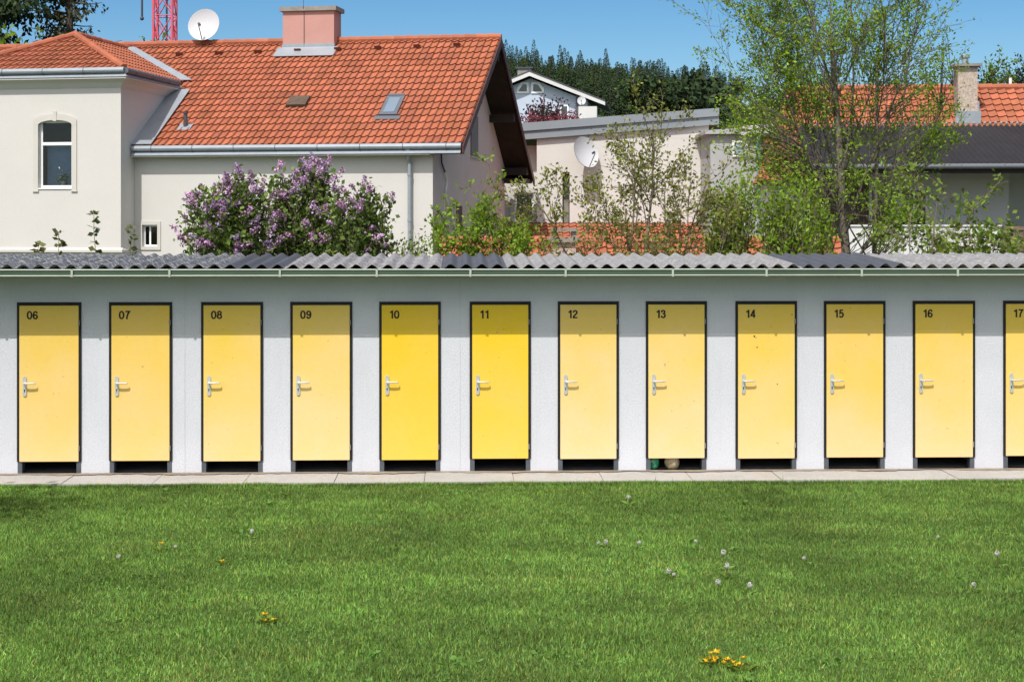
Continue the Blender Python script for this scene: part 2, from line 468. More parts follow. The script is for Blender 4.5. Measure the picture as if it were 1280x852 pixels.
# paved strip in front
mb = MB()
rg = random.Random(5)
x = XL - 1.0
while x < XR + 1:
    wd = 1.0
    mb.box(x + .004, -.70 + rg.uniform(-.02, .02), -.06, x + wd - .004, -.003, ZS + rg.uniform(-.004, .003), tint=1.0)
    x += wd
tag(mb.build('path', M['concrete'], None), kind='structure').matrix_world = MS
mb = MB(); mb.box(XL - 1, -.68, -.08, XR + 1, .1, .026)
tag(mb.build('path_bed', pmat('path_joint', (.22, .19, .15), .95, .2), None), kind='structure').matrix_world = MS

# dirt gathered at the foot of the wall
rg = random.Random(9); mb = MB()
N_ = 260; ed = [.10 + .05 * math.sin(k_ * .31) * math.sin(k_ * .07) + rg.uniform(-.03, .03) for k_ in range(N_ + 1)]
for k_ in range(N_):
    xa, xb = XL + (XR - XL) * k_ / N_, XL + (XR - XL) * (k_ + 1) / N_
    mb.poly((xa, -.002, ZS + .009), (xa, -ed[k_], ZS + .007), (xb, -ed[k_ + 1], ZS + .007), (xb, -.002, ZS + .009))
dirt = mb.build('dirt', pmat('wall_foot_dirt', (.33, .27, .20), .95, .3, 8, fine=.5, fs=60))
tag(dirt, 'brown dirt gathered along the foot of the pale wall', 'dirt', kind='stuff'); dirt.matrix_world = MS
# expansion joints in the render
for px in (231, 575):
    x = sx(px); mb = MB(); mb.box(x - .003, -.003, ZS, x + .003, -.0005, ZW); mb.build('render_joint', pmat('joint_render', (.5, .5, .52), .9) if px == 231 else bpy.data.materials['joint_render'], shed)
# doors
GLYPH = {
    '0': [[(.28 + .205 * math.copysign(abs(math.cos(t)) ** .9, math.cos(t)), .5 + .425 * math.copysign(abs(math.sin(t)) ** .9, math.sin(t))) for t in [2 * math.pi * k / 28 for k in range(28)]] + ['closed']],
    '1': [[(.34, 0), (.34, 1.0)], [(.08, .755), (.20, .77), (.28, .83), (.325, .95)]],
    '2': [[(.085, .67), (.10, .79), (.17, .89), (.28, .925), (.39, .89), (.46, .80), (.455, .68), (.40, .56), (.28, .42), (.16, .29), (.10, .17), (.10, .075), (.51, .075)]],
    '3': [[(.085, .71), (.12, .84), (.21, .92), (.31, .92), (.41, .86), (.44, .74), (.40, .61), (.31, .55), (.21, .54)], [(.23, .54), (.34, .53), (.44, .45), (.475, .31), (.43, .16), (.33, .08), (.23, .075), (.13, .13), (.075, .28)]],
    '4': [[(.40, 0), (.40, 1.0)], [(.375, .95), (.095, .28), (.55, .28)]],
    '5': [[(.47, .925), (.165, .925), (.125, .53), (.20, .60), (.30, .62), (.41, .56), (.47, .43), (.46, .25), (.39, .12), (.28, .075), (.17, .10), (.085, .23)]],
    '6': [[(.465, .72), (.41, .87), (.30, .925), (.19, .88), (.11, .73), (.08, .5), (.09, .28), (.15, .13), (.28, .075), (.41, .13), (.475, .30), (.42, .48), (.30, .55), (.18, .51), (.10, .38)]],
    '7': [[(.06, .925), (.49, .925), (.38, .74), (.28, .47), (.23, .22), (.215, .0)]],
    '8': [[(.28 + .165 * math.cos(t), .735 + .19 * math.sin(t)) for t in [2 * math.pi * k / 20 for k in range(20)]] + ['closed'], [(.28 + .20 * math.cos(t), .305 + .23 * math.sin(t)) for t in [2 * math.pi * k / 22 for k in range(22)]] + ['closed']]}
GLYPH['9'] = [[(.56 - x, 1 - y) for x, y in GLYPH['6'][0]]]
def digits(body, size):
    """numerals as raised strokes in the x-z plane, facing -y"""
    mb = MB(); x0 = 0.0; hw_ = .088
    for ch_ in body:
        for li, path in enumerate(GLYPH[ch_]):
            closed = path[-1] == 'closed'
            p = [Vector((q[0], q[1])) for q in path if q != 'closed']; n = len(p); L = []
            for i_ in range(n):
                a_ = p[(i_ - 1) % n] if closed or i_ > 0 else None; b_ = p[(i_ + 1) % n] if closed or i_ < n - 1 else None
                d0 = (p[i_] - a_).normalized() if a_ is not None else None; d1 = (b_ - p[i_]).normalized() if b_ is not None else None
                d0 = d0 if d0 is not None else d1; d1 = d1 if d1 is not None else d0
                n0, n1 = Vector((-d0.y, d0.x)), Vector((-d1.y, d1.x)); m_ = (n0 + n1)
                m_ = m_.normalized() if m_.length > 1e-6 else n0
                L.append(m_ * (hw_ / max(m_.dot(n1), .5)))
            dpt = -.0015 - .0006 * li
            P3 = lambda v, y: ((x0 + v.x * 1.16) * size, y, v.y * size)
            vs_ = [P3(p[i_] + L[i_], dpt) for i_ in range(n)] + [P3(p[i_] - L[i_], dpt) for i_ in range(n)] + [P3(p[i_] + L[i_], 0) for i_ in range(n)] + [P3(p[i_] - L[i_], 0) for i_ in range(n)]
            fs_ = []
            for i_ in range(n if closed else n - 1):
                k_ = (i_ + 1) % n
                fs_ += [(i_, k_, n + k_, n + i_), (i_, 2 * n + i_, 2 * n + k_, k_), (n + i_, n + k_, 3 * n + k_, 3 * n + i_), (2 * n + i_, 3 * n + i_, 3 * n + k_, 2 * n + k_)]
            mb.add(vs_, fs_)
        x0 += .60 if ch_ == '1' else .70
    return mb
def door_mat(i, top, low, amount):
    """door paint: deeper colour at the top, unevenly paler towards the bottom"""
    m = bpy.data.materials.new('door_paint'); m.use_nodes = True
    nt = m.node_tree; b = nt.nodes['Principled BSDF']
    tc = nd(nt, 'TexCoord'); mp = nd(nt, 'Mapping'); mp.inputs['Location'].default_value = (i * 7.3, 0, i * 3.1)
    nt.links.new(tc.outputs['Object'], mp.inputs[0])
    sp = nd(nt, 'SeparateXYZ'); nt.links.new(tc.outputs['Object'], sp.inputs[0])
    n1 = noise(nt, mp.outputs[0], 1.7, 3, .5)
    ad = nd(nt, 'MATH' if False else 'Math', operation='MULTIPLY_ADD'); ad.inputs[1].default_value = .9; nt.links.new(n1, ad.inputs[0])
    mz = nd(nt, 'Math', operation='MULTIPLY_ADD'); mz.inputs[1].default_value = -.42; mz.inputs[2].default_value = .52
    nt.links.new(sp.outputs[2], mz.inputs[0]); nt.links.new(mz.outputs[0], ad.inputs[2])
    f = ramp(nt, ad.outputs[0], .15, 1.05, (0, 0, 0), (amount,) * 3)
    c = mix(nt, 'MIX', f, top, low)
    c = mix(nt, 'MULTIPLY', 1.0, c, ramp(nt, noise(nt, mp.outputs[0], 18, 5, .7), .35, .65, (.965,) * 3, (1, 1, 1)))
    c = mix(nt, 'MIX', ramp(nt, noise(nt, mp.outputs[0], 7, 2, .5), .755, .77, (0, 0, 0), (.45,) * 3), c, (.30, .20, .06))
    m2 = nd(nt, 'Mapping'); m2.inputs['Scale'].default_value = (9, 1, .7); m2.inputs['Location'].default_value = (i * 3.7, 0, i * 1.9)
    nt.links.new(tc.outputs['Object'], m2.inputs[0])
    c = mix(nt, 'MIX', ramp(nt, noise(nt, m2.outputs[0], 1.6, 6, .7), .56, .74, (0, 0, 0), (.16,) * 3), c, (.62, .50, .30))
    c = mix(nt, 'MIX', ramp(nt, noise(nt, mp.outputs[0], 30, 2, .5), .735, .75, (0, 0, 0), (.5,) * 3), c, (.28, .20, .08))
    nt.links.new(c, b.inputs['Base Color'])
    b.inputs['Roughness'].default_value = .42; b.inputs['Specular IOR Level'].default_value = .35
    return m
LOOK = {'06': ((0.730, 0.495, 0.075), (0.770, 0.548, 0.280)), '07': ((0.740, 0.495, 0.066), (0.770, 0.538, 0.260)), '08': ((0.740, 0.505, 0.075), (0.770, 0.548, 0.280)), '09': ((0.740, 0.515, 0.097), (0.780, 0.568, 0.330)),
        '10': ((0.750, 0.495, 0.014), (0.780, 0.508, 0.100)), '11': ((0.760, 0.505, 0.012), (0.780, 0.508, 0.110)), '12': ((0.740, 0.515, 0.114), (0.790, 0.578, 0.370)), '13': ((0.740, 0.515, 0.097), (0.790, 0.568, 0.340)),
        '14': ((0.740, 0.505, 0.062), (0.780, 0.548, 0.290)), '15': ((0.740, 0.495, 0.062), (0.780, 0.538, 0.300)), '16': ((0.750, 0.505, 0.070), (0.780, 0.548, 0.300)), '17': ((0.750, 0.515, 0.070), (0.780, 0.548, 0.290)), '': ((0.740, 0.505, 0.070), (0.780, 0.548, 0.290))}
DL = {'10': 'deep golden yellow door numbered 10', '11': 'brightest yellow door numbered 11', '12': 'pale yellow door numbered 12', '14': 'yellow door numbered 14 with dark chips in its paint'}
def make_handle(parent, x, z):
    mb = MB()
    pl = []
    for cz, s0 in ((.095, 0), (-.095, math.pi)):
        for k_ in range(9):
            an = s0 + math.pi * k_ / 8
            pl.append((x + .021 * math.cos(an), -.0235, z + cz + .021 * math.sin(an)))
    mb.prism(pl, (0, -.009, 0))
    mb.tube([(x, -.03, z + .035), (x, -.075, z + .035)], .0095, 10)
    mb.tube([(x, -.072, z + .035), (x + .03, -.076, z + .036), (x + .085, -.076, z + .037), (x + .122, -.072, z + .036), (x + .128, -.060, z + .036)], [.0105, .010, .0095, .009, .008], 10)
    mb.build('handle', M['nickel'], parent, smooth=False)
    mb = MB(); mb.tube([(x, -.032, z - .042), (x, -.0345, z - .042)], .0085, 10); mb.box(x - .004, -.0345, z - .066, x + .004, -.0325, z - .044)
    mb.build('keyhole', M['black'], parent)
for i, ((num, _, _), (l, r)) in enumerate(zip(DOORS, DOPEN)):
    rg = random.Random(40 + i)
    zb = .185 + rg.uniform(-.006, .010); zt = 1.966
    fj = .052
    xl, xr = l + .026, r - .026
    leaf = MB()
    bv = .004
    leaf.prism([(xl + bv, 0, zb), (xr - bv, 0, zb), (xr, 0, zb + bv), (xr, 0, zt - bv), (xr - bv, 0, zt), (xl + bv, 0, zt), (xl, 0, zt - bv), (xl, 0, zb + bv)], (0, .04, 0))
    for q in range(len(leaf.v)): leaf.v[q] = (leaf.v[q][0], leaf.v[q][1] - .022, leaf.v[q][2])
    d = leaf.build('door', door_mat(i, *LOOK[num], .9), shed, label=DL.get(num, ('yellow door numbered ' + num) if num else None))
    mb = MB()
    for (a0, a1) in ((l + .002, l + fj), (r - fj, r - .002)): mb.box(a0, -.006, ZS, a1, .11, ZD - .002)
    mb.box(l + fj + .001, -.006, ZD - .052, r - fj - .001, .11, ZD - .002)
    mb.build('door_frame', M['frame_steel'], d)
    mb = MB()
    mb.box(l - .004, -.016, zb - .012 if False else zb, xl - .003, -.0065, ZD + .006); mb.box(xr + .003, -.016, zb, r + .004, -.0065, ZD + .006)
    mb.box(xl - .003, -.016, zt + .004, xr + .003, -.0065, ZD + .006)
    mb.build('edge_trim', M['trim_black'], d)
    make_handle(d, xl + .062, 1.045)
    if num:
        o = digits(num, .094).build('number', M['numeral'], d)
        o.location = (xl + .085, -.0222, zt - .155)
    for hz in (1.77, .33):
        mb = MB(); mb.tube([(xr + .006, -.026, hz - .03), (xr + .006, -.026, hz + .03)], .009, 8)
        mb.build('hinge', M['capstone'], d)
    if num == '14':
        mb = MB()
        for (px, py, s_) in ((943, 420, .014), (945, 422, .008), (946.5, 434, .011), (971.5, 480, .009), (990, 393, .008)):
            h_ = hit(MS, px, py, 'y', -.0235)
            pts = [(h_.x + s_ * rg.uniform(.4, 1) * math.cos(t), -.0222, h_.z + s_ * 1.3 * rg.uniform(.4, 1) * math.sin(t)) for t in [k_ * math.pi / 4 for k_ in range(8)]]
            mb = MB(); mb.prism(pts, (0, -.0012, 0)); mb.build('paint_chip', M['brown'], d)

# bags behind door 13
def blob(mb, c, rx, ry, rz, seed, n=14, amp=.12):
    rg = random.Random(seed); ph = [rg.uniform(0, 6.28) for _ in range(6)]
    vs, fs = [], []
    for i in range(n + 1):
        th = math.pi * i / n
        for k_ in range(n):
            an = 2 * math.pi * k_ / n
            q = 1 + amp * (math.sin(3 * an + ph[0] + 2 * th) + math.sin(5 * an + ph[1] - 3 * th) * .6 + math.sin(4 * th + ph[2]) * .5)
            z = -math.cos(th) * rz
            if z < -rz * .75: z = -rz * .75
            vs.append((c[0] + rx * q * math.sin(th) * math.cos(an), c[1] + ry * q * math.sin(th) * math.sin(an), c[2] + z))
    for i in range(n):
        for k_ in range(n):
            k2 = (k_ + 1) % n
            fs.append((i * n + k_, i * n + k2, (i + 1) * n + k2, (i + 1) * n + k_))
    mb.add(vs, fs)
for nm, lab, cat, px, wd, dp, ht, colr, sd_ in (
        ('green_bag', 'crumpled green plastic bag on the floor behind the yellow door numbered 13', 'bag', 816, .075, .07, .13, (.02, .30, .13), 3),
        ('straw_sack', 'beige woven sack standing beside the green bag behind the yellow door numbered 13', 'sack', 840, .085, .08, .14, (.50, .40, .24), 4)):
    p = hit(MS, px, 580, 'y', .10)
    t = thing(nm, lab, cat, MS @ Vector((p.x, .10, ZS + .004)), B_SHED)
    mb = MB(); blob(mb, (0, 0, ht * .75), wd, dp, ht, sd_, amp=.07)
    mb.build('bag_body', pmat(nm, colr, .5, .3, 14, fine=.4, fs=40, stains=((20, .55, .65, (.45, .5, .45), .6),)), t, smooth=True)
    mb = MB()
    mb.tube([(0, 0, ht * 1.68), (.01, 0, ht * 1.85), (.0, .01, ht * 2.0)], [.03, .018, .03], 8)
    mb.build('tied_top', pmat(nm + '_tie', colr, .5, .3, 14), t, smooth=True)

# ------------------------------------------------------------------ building kit for the houses
def tile_field(O, U, Vv, uL, uR, length, tw=.215, cl=.42, amp=.035, step=.035, seed=0, per=6, flip=False):
    """a tiled slope: U along the eaves, Vv up the slope; uL(v), uR(v) bound each course"""
    O, U, Vv = Vector(O), Vector(U).normalized(), Vector(Vv).normalized()
    N = U.cross(Vv).normalized()
    if N.z < 0: N = -N
    rg = random.Random(seed); mb = MB()
    nc = int(math.ceil(length / cl))
    prev = None
    for j in range(nc):
        v0, v1 = j * cl, min((j + 1) * cl, length)
        a0, b0, a1, b1 = uL(v0), uR(v0), uL(v1), uR(v1)
        lo, hi = min(a0, a1), max(b0, b1)
        i0, i1 = math.floor(lo / tw), math.ceil(hi / tw)
        jit = {}
        rows = [[], [], []]
        us = [(i0 + k_ / per) * tw for k_ in range((i1 - i0) * per + 1)]
        for k_, u in enumerate(us):
            fr = (k_ % per) / per
            if flip: fr = (1 - fr) % 1.0
            h = amp * float(np.interp(fr, (0, .18, .36, .52, .68, .84, 1.0), (0, .03, .14, .42, .85, 1.0, 0)))
            for row, (v, hh, aa, bb) in enumerate(((v0, -.02, a0, b0), (v0, step, a0, b0), (v1, .0, a1, b1))):
                uu = min(max(u, aa), bb)
                sl = 0
                ti = i0 + k_ // per
                if row == 1: sl = rg.uniform(-.002, .002)
                rows[row].append(O + U * uu + Vv * (v + sl) + N * (h + hh))
        n = len(us); base = len(mb.v)
        for r_ in rows: mb.v += [tuple(p) for p in r_]
        for k_ in range(n - 1):
            ti = i0 + k_ // per
            if ti not in jit:
                g = 1 + rg.gauss(0, .085); jit[ti] = (g * rg.uniform(.96, 1.04), g, g * rg.uniform(.92, 1.06))
            t = jit[ti]
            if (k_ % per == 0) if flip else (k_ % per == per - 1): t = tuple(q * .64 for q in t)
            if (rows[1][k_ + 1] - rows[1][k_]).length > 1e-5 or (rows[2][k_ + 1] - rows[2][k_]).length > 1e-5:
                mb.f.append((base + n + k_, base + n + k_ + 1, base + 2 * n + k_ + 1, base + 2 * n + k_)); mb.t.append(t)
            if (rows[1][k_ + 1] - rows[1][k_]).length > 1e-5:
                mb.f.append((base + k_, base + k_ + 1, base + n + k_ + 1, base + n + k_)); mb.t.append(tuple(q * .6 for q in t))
    return mb
def cap_tiles(mb, p0, p1, r=.11, seg=.38, lift=.04, seed=0):
    """half-round ridge or hip tiles laid in a row from p0 to p1"""
    p0, p1 = Vector(p0), Vector(p1); L = (p1 - p0).length; d = (p1 - p0) / L
    n = max(1, int(L / seg)); rg = random.Random(seed)
    for i in range(n):
        a_, b_ = p0 + d * (L * i / n), p0 + d * (L * (i + 1) / n + .03)
        g = 1 + rg.gauss(0, .09)
        mb.tube([a_ + Vector((0, 0, lift)), b_ + Vector((0, 0, lift + .012))], [r * .92, r * 1.05], 10, tint=(g, g, g * rg.uniform(.95, 1.05)))
def window(parent, O, A, Nn, w_, h_, depth=.10, fw=.06, bars=(), cross=(), pane='glass', back='room', frame='white', arch=0., name='window'):
    """frame with one see-through pane, set back from the wall face; O = lower left corner on the wall face"""
    O, A, Nn = Vector(O), Vector(A), Vector(Nn); Z = Vector((0, 0, 1))
    Q = lambda a_, z, d: O + A * a_ + Z * z - Nn * d
    mb = MB()
    t = .05
    def bar(a0, z0, a1, z1): mb.obox(Q(a0, z0, depth), A * (a1 - a0), Nn * -t, Z * (z1 - z0))
    bar(0, 0, fw, h_); bar(w_ - fw, 0, w_, h_); bar(fw + .001, 0, w_ - fw - .001, fw); bar(fw + .001, h_ - fw, w_ - fw - .001, h_)
    for b in bars: bar(b - fw * .5, fw + .001, b + fw * .5, h_ - fw - .001)
    for c_ in cross: bar(fw + .001, c_ - fw * .6, w_ - fw - .001, c_ + fw * .6)
    fr = mb.build(name, M[frame], parent)
    mb = MB(); mb.obox(Q(fw * .5, fw * .5, depth + .02), A * (w_ - fw), Nn * -.006, Z * (h_ - fw)); mb.build('pane', M[pane], fr)
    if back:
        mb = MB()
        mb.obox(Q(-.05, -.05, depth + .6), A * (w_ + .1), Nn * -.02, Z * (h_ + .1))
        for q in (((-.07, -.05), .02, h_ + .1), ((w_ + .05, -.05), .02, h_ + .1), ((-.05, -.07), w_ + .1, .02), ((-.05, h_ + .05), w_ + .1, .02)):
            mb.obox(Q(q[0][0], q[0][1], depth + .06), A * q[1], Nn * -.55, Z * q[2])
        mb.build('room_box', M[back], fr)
    return fr
def gutter_run(parent, p0, p1, r=.075, m='zinc', n=10, every=1.25):
    p0, p1 = Vector(p0), Vector(p1); mb = MB(); mb.tube([p0, p1], r, 12)
    g = mb.build('gutter', M[m], parent, smooth=False)
    d = (p1 - p0); L = d.length; d /= L; s_ = .6
    while s_ < L:
        mb = MB()
        q = p0 + d * s_
        ring = [q + Vector((0, 0, 0)) + (Vector((-d.y, d.x, 0)) * math.cos(t) + Vector((0, 0, 1)) * math.sin(t)) * (r + .006) for t in [R(x) for x in range(60, 330, 30)]]
        mb.tube(ring, .011, 5); s_ += every
        mb.build('gutter_strap', M['zinc_dark'], g)
    return g

# ------------------------------------------------------------------ the big cream house (left)
HA = R(-10.0)
p = at(541, 300, 44.0); H_O = Vector((p.x, p.y, 0))
MH = mat_of(H_O, HA)
house = thing('cream_house', 'large cream house with orange tiled roof, pink chimney and grey zinc gutter', 'house', H_O, HA)
WX, WY, GD = -8.94, -.98, 11.4            # right side and front of the projecting wing; depth of the main block
EY, EZ, RYL, RZ = -.22, 5.15, 5.7, 8.80   # eaves and ridge of the main roof
BY, BZ = 12.2, 4.55                        # rear eaves
VX = .90                                   # verge overhang on the right
slope = (RZ - EZ) / (RYL - EY)
zr = lambda y: EZ + (y - EY) * slope
mb = MB()
wv = hit(MH, 178, 300, 'y', 0); w1 = hit(MH, 197, 281, 'y', 0)
small_w = (wv.x, hit(MH, 187, 308, 'y', 0).z, w1.x, w1.z)
wall_panel(mb, (WX, 0, 0), (1, 0, 0), (0, -1, 0), -WX - .001, 0, 4.92, [(small_w[0] - WX, small_w[1], small_w[2] - WX, small_w[3])], .25)
mb.build('wall', M['cream'], house)
mb = MB()                                  # right gable wall
gp = [(0, .002, 0), (0, GD, 0), (0, GD, zr(0) - .35), (0, RYL, RZ - .25), (0, .002, zr(0) - .25)]
mb.prism([(x - .3, y, z) for x, y, z in gp], (.3, 0, 0)); mb.build('gable_wall', M['pinkish'], house)
mb = MB(); mb.prism([(-21, y, z) for x, y, z in gp], (.3, 0, 0)); mb.build('gable_wall', M['pinkish'], house)
# corner strip in cream where the front plaster wraps round
mb = MB(); mb.box(-20.7, GD - .3, 0, -.301, GD, 4.6); mb.build('rear_wall', M['cream'], house)
# main roof
sl = Vector((0, RYL - EY, RZ - EZ)); SL = sl.length
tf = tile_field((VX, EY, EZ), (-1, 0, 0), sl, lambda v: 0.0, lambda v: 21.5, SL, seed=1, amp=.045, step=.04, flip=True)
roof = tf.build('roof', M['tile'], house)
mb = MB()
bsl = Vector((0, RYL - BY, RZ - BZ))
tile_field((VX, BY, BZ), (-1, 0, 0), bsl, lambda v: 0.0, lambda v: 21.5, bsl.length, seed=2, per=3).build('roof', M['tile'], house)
cap_tiles(mb, (VX + .03, RYL, RZ), (-20.6, RYL, RZ), seed=1); mb.build('ridge_cap', M['tile'], roof)
mb = MB()                                  # boarding under the tiles
th = Vector((0, 0, -.14))
for a_, b_ in (((EY, EZ), (RYL, RZ)), ((BY, BZ), (RYL, RZ))):
    mb.prism([(VX - .035, a_[0], a_[1] - .045), (VX - .035, b_[0], b_[1] - .045), (-20.55, b_[0], b_[1] - .045), (-20.55, a_[0], a_[1] - .045)], th)
mb.build('soffit', M['brown'], roof)
mb = MB()                                  # verge boards
for a_, b_ in (((EY - .06, EZ - .05), (RYL, RZ + .02)), ((BY + .08, BZ - .05), (RYL, RZ + .02))):
    mb.prism([(VX, a_[0], a_[1]), (VX, b_[0], b_[1]), (VX, b_[0], b_[1] - .27), (VX, a_[0], a_[1] - .25)], (.045, 0, 0))
mb.build('barge_board', M['barge'], roof)
mb = MB()                                  # purlin ends under the verge
for y, z in ((.25, zr(.25) - .45), (2.9, zr(2.9) - .45), (RYL, RZ - .62), (8.6, RZ - (8.6 - RYL) * (RZ - BZ) / (BY - RYL) - .48), (11.2, RZ - (11.2 - RYL) * (RZ - BZ) / (BY - RYL) - .48)):
    mb = MB(); mb.box(.0, y - .1, z - .1, VX - .06, y + .1, z + .16); mb.build('purlin', M['brown'], roof)
mb = MB(); mb.box(.002, GD - .5, 4.35, VX - .06, BY - .1, 4.5); mb.build('corbel', M['brown'], roof)
gutter_run(house, (WX + .05, EY - .075, EZ - .06), (VX - .02, EY - .075, EZ - .06), .085)
mb = MB(); mb.prism([(WX + .02, EY + .05, EZ - .06), (WX + .02, EY - .15, EZ - .25), (WX + .02, EY - .15, EZ - .27), (WX + .02, EY + .06, EZ - .08)], (VX - WX - .05, 0, 0))
mb.build('fascia', M['zinc'], house)
mb = MB(); mb.box(WX + .01, EY - .12, 4.84, -.02, -.002, 4.87); mb.build('eaves_soffit', M['cream_trim'], house)
dx = hit(MH, 512, 250, 'y', -.12).x
mb = MB(); mb.tube([(dx, EY - .06, EZ - .13), (dx, EY - .02, EZ - .25), (dx, -.22, 4.80), (dx, -.12, 4.62), (dx, -.12, .1)], .058, 10)
for z in (4.3, 3.0, 1.6): mb.lathe([(.07, -.03), (.07, .03)], (dx, -.12, z), 10)
mb.build('downpipe', M['zinc'], house)
# small window low on the main wall
sw, sh = small_w[2] - small_w[0], small_w[3] - small_w[1]
window(house, (small_w[0], 0, small_w[1]), (1, 0, 0), (0, -1, 0), sw, sh, .10, .05, bars=(sw * .42,))
def surround(mb, O, A, Nn, w_, h_, b=.12, pr=.03, sill=True):
    O, A, Nn = Vector(O), Vector(A), Vector(Nn); Z = Vector((0, 0, 1))
    Q = lambda a_, z: O + A * a_ + Z * z + Nn * .002
    mb.obox(Q(-b, -b), A * b, Nn * pr, Z * (h_ + 2 * b)); mb.obox(Q(w_, -b), A * b, Nn * pr, Z * (h_ + 2 * b))
    mb.obox(Q(.001, h_), A * (w_ - .002), Nn * pr, Z * b); mb.obox(Q(.001, -b), A * (w_ - .002), Nn * pr, Z * b)
mb = MB(); surround(mb, (small_w[0], 0, small_w[1]), (1, 0, 0), (0, -1, 0), sw, sh, .10); mb.build('window_surround', M['cream_trim'], house)
# roof furniture on the main slope
def on_roof(px, py):
    """point of the main slope under a photo pixel"""
    Mi = MH.inverted(); o = Mi @ Vector((0, 0, CAM_H)); d = Mi.to_3x3() @ ray(px, py)
    t = (EZ - EY * slope - (o.z - o.y * slope)) / (d.z - d.y * slope)
    return o + d * t
Sv = sl.normalized(); Nv = Vector((0, -Sv.z, Sv.y))
def slope_box(mb, px0, py0, px1, py1, h0, h1):
    a_, b_ = on_roof(px0, py1), on_roof(px1, py1); c_ = on_roof(px0, py0)
    L = (c_.y - a_.y) / Sv.y
    mb.obox(a_ + Nv * h0, Vector((b_.x - a_.x, 0, 0)), Sv * L, Nv * (h1 - h0))
    return a_, b_.x - a_.x, L
mb = MB()
a_, sw_, sL = slope_box(mb, 474, 124, 496, 147, .0, .11)
sk = mb.build('skylight', M['zinc_dark'], roof)
mb = MB(); mb.obox(a_ + Vector((.10, 0, 0)) + Sv * .12 + Nv * .112, Vector((sw_ - .2, 0, 0)), Sv * (sL - .26), Nv * .012); mb.build('pane', pmat('skylight_glass', (.22, .29, .36), .12, .05, spec=.8, metal=.3), sk)
mb = MB(); mb.obox(a_ + Vector((-.12, 0, 0)) - Sv * .22 + Nv * .03, Vector((sw_ + .24, 0, 0)), Sv * .21, Nv * .035)
mb.obox(a_ + Vector((.03, 0, 0)) + Sv * (sL + .002) + Nv * .05, Vector((sw_ - .06, 0, 0)), Sv * .1, Nv * .08); mb.build('flashing', M['zinc_dark'], sk)
mb = MB(); slope_box(mb, 358, 125, 382, 136, .0, .14); mb.build('roof_hatch', M['wood_old'], roof)
q = on_roof(232, 160)
mb = MB(); mb.tube([q, q + Vector((0, 0, .42))], [.07, .055], 10); mb.tube([q + Vector((0, 0, .42)), q + Vector((0, 0, .48))], .075, 10)
vp = mb.build('vent_pipe', M['cable'], roof)
mb = MB(); mb.obox(q - Sv * .22 + Vector((-.2, 0, 0)) + Nv * .045, Vector((.4, 0, 0)), Sv * .42, Nv * .012); mb.build('flashing', M['zinc'], vp)
for px in (224, 273, 322, 372, 422, 472, 521, 571):
    q = on_roof(px, np.interp(px, [224, 571], [72, 60]))
    mb = MB()
    mb.prism([q + Vector((-.10, 0, 0)), q + Vector((-.10, 0, 0)) + Nv * .17, q + Vector((-.10, 0, 0)) + Sv * .26], (.20, 0, 0))
    mb.build('vent_tile', pmat('vent_clay', (.14, .045, .03), .8, .2) if px == 224 else bpy.data.materials['vent_clay'], roof)
# chimney astride the ridge
c0, c1 = hit(MH, 353.5, 30, 'y', RYL - .45).x, hit(MH, 417.5, 30, 'y', RYL - .45).x
ct = hit(MH, 385, 14, 'y', RYL - .45).z
mb = MB(); mb.box(c0, RYL - .45, RZ - .5, c1, RYL + .35, ct); ch = mb.build('chimney', M['chim_pink'], roof)
mb = MB(); mb.box(c0 - .09, RYL - .54, ct + .002, c1 + .09, RYL + .44, ct + .14); mb.build('chimney_cap', M['capstone'], ch)
mb = MB(); a_ = on_roof(345, 66); b_ = on_roof(415, 66)
mb.obox(Vector((c0 - .14, RYL - 1.0, zr(RYL - 1.0))) + Nv * .065, Vector((c1 - c0 + .28, 0, 0)), Sv * .64, Nv * .02)
mb.box(c0 - .02, RYL - .475, zr(RYL - .45) - .05, c1 + .02, RYL - .453, zr(RYL - .45) + .18)
mb.build('flashing', M['zinc'], ch)
mb = MB(); cm = c0 + (c1 - c0) * .42
mb.tube([(cm, RYL - .47, zr(RYL - .47)), (cm, RYL - .47, ct - .05), (cm, RYL - .56, ct + .1), (cm + .02, RYL - .5, ct + 1.1)], .009, 5); mb.build('lightning_rod', M['cable'], ch)
# gable: attic window, blind niche, cable
aw0, aw1 = hit(MH, 588, 160, 'x', 0), hit(MH, 596, 150, 'x', 0)
mb = MB(); mb.box(.002, aw0.y, 5.05, .05, aw1.y, 6.35); at_w = mb.build('window', pmat('grey_shutter', (.20, .19, .19), .8), house)
mb = MB()
for z in (5.0, 6.352): mb.box(.002, aw0.y - .05, z, .06, aw1.y + .05, z + .05)
mb.build('window_surround', M['cream_trim'], at_w)
nw0, nw1 = hit(MH, 567, 260, 'x', 0), hit(MH, 577, 255, 'x', 0)
mb = MB(); mb.box(.002, nw0.y + .08, 1.8, .03, nw1.y - .08, 3.45); nw = mb.build('window', pmat('brown_door', (.10, .06, .055), .7), house)
mb = MB(); mb.box(.002, nw0.y - .06, 1.8, .055, nw0.y + .078, 3.6); mb.box(.002, nw1.y - .078, 1.8, .055, nw1.y + .06, 3.6); mb.box(.002, nw0.y + .08, 3.452, .055, nw1.y - .08, 3.6); mb.build('window_surround', M['pinkish'], nw)
pts = []
for px, py in ((551.5, 191), (552, 203), (556, 215), (559, 226), (557.5, 238), (559, 252), (563, 264), (567, 276), (571, 300)):
    q = hit(MH, px, py, 'x', .06); pts.append((.06, q.y, q.z))
mb = MB(); mb.tube(pts[:3], .028, 6); mb.build('cable_sleeve', M['cable'], house)
mb = MB(); mb.tube(pts[2:], .03, 6); mb.build('cable', M['white'], house)
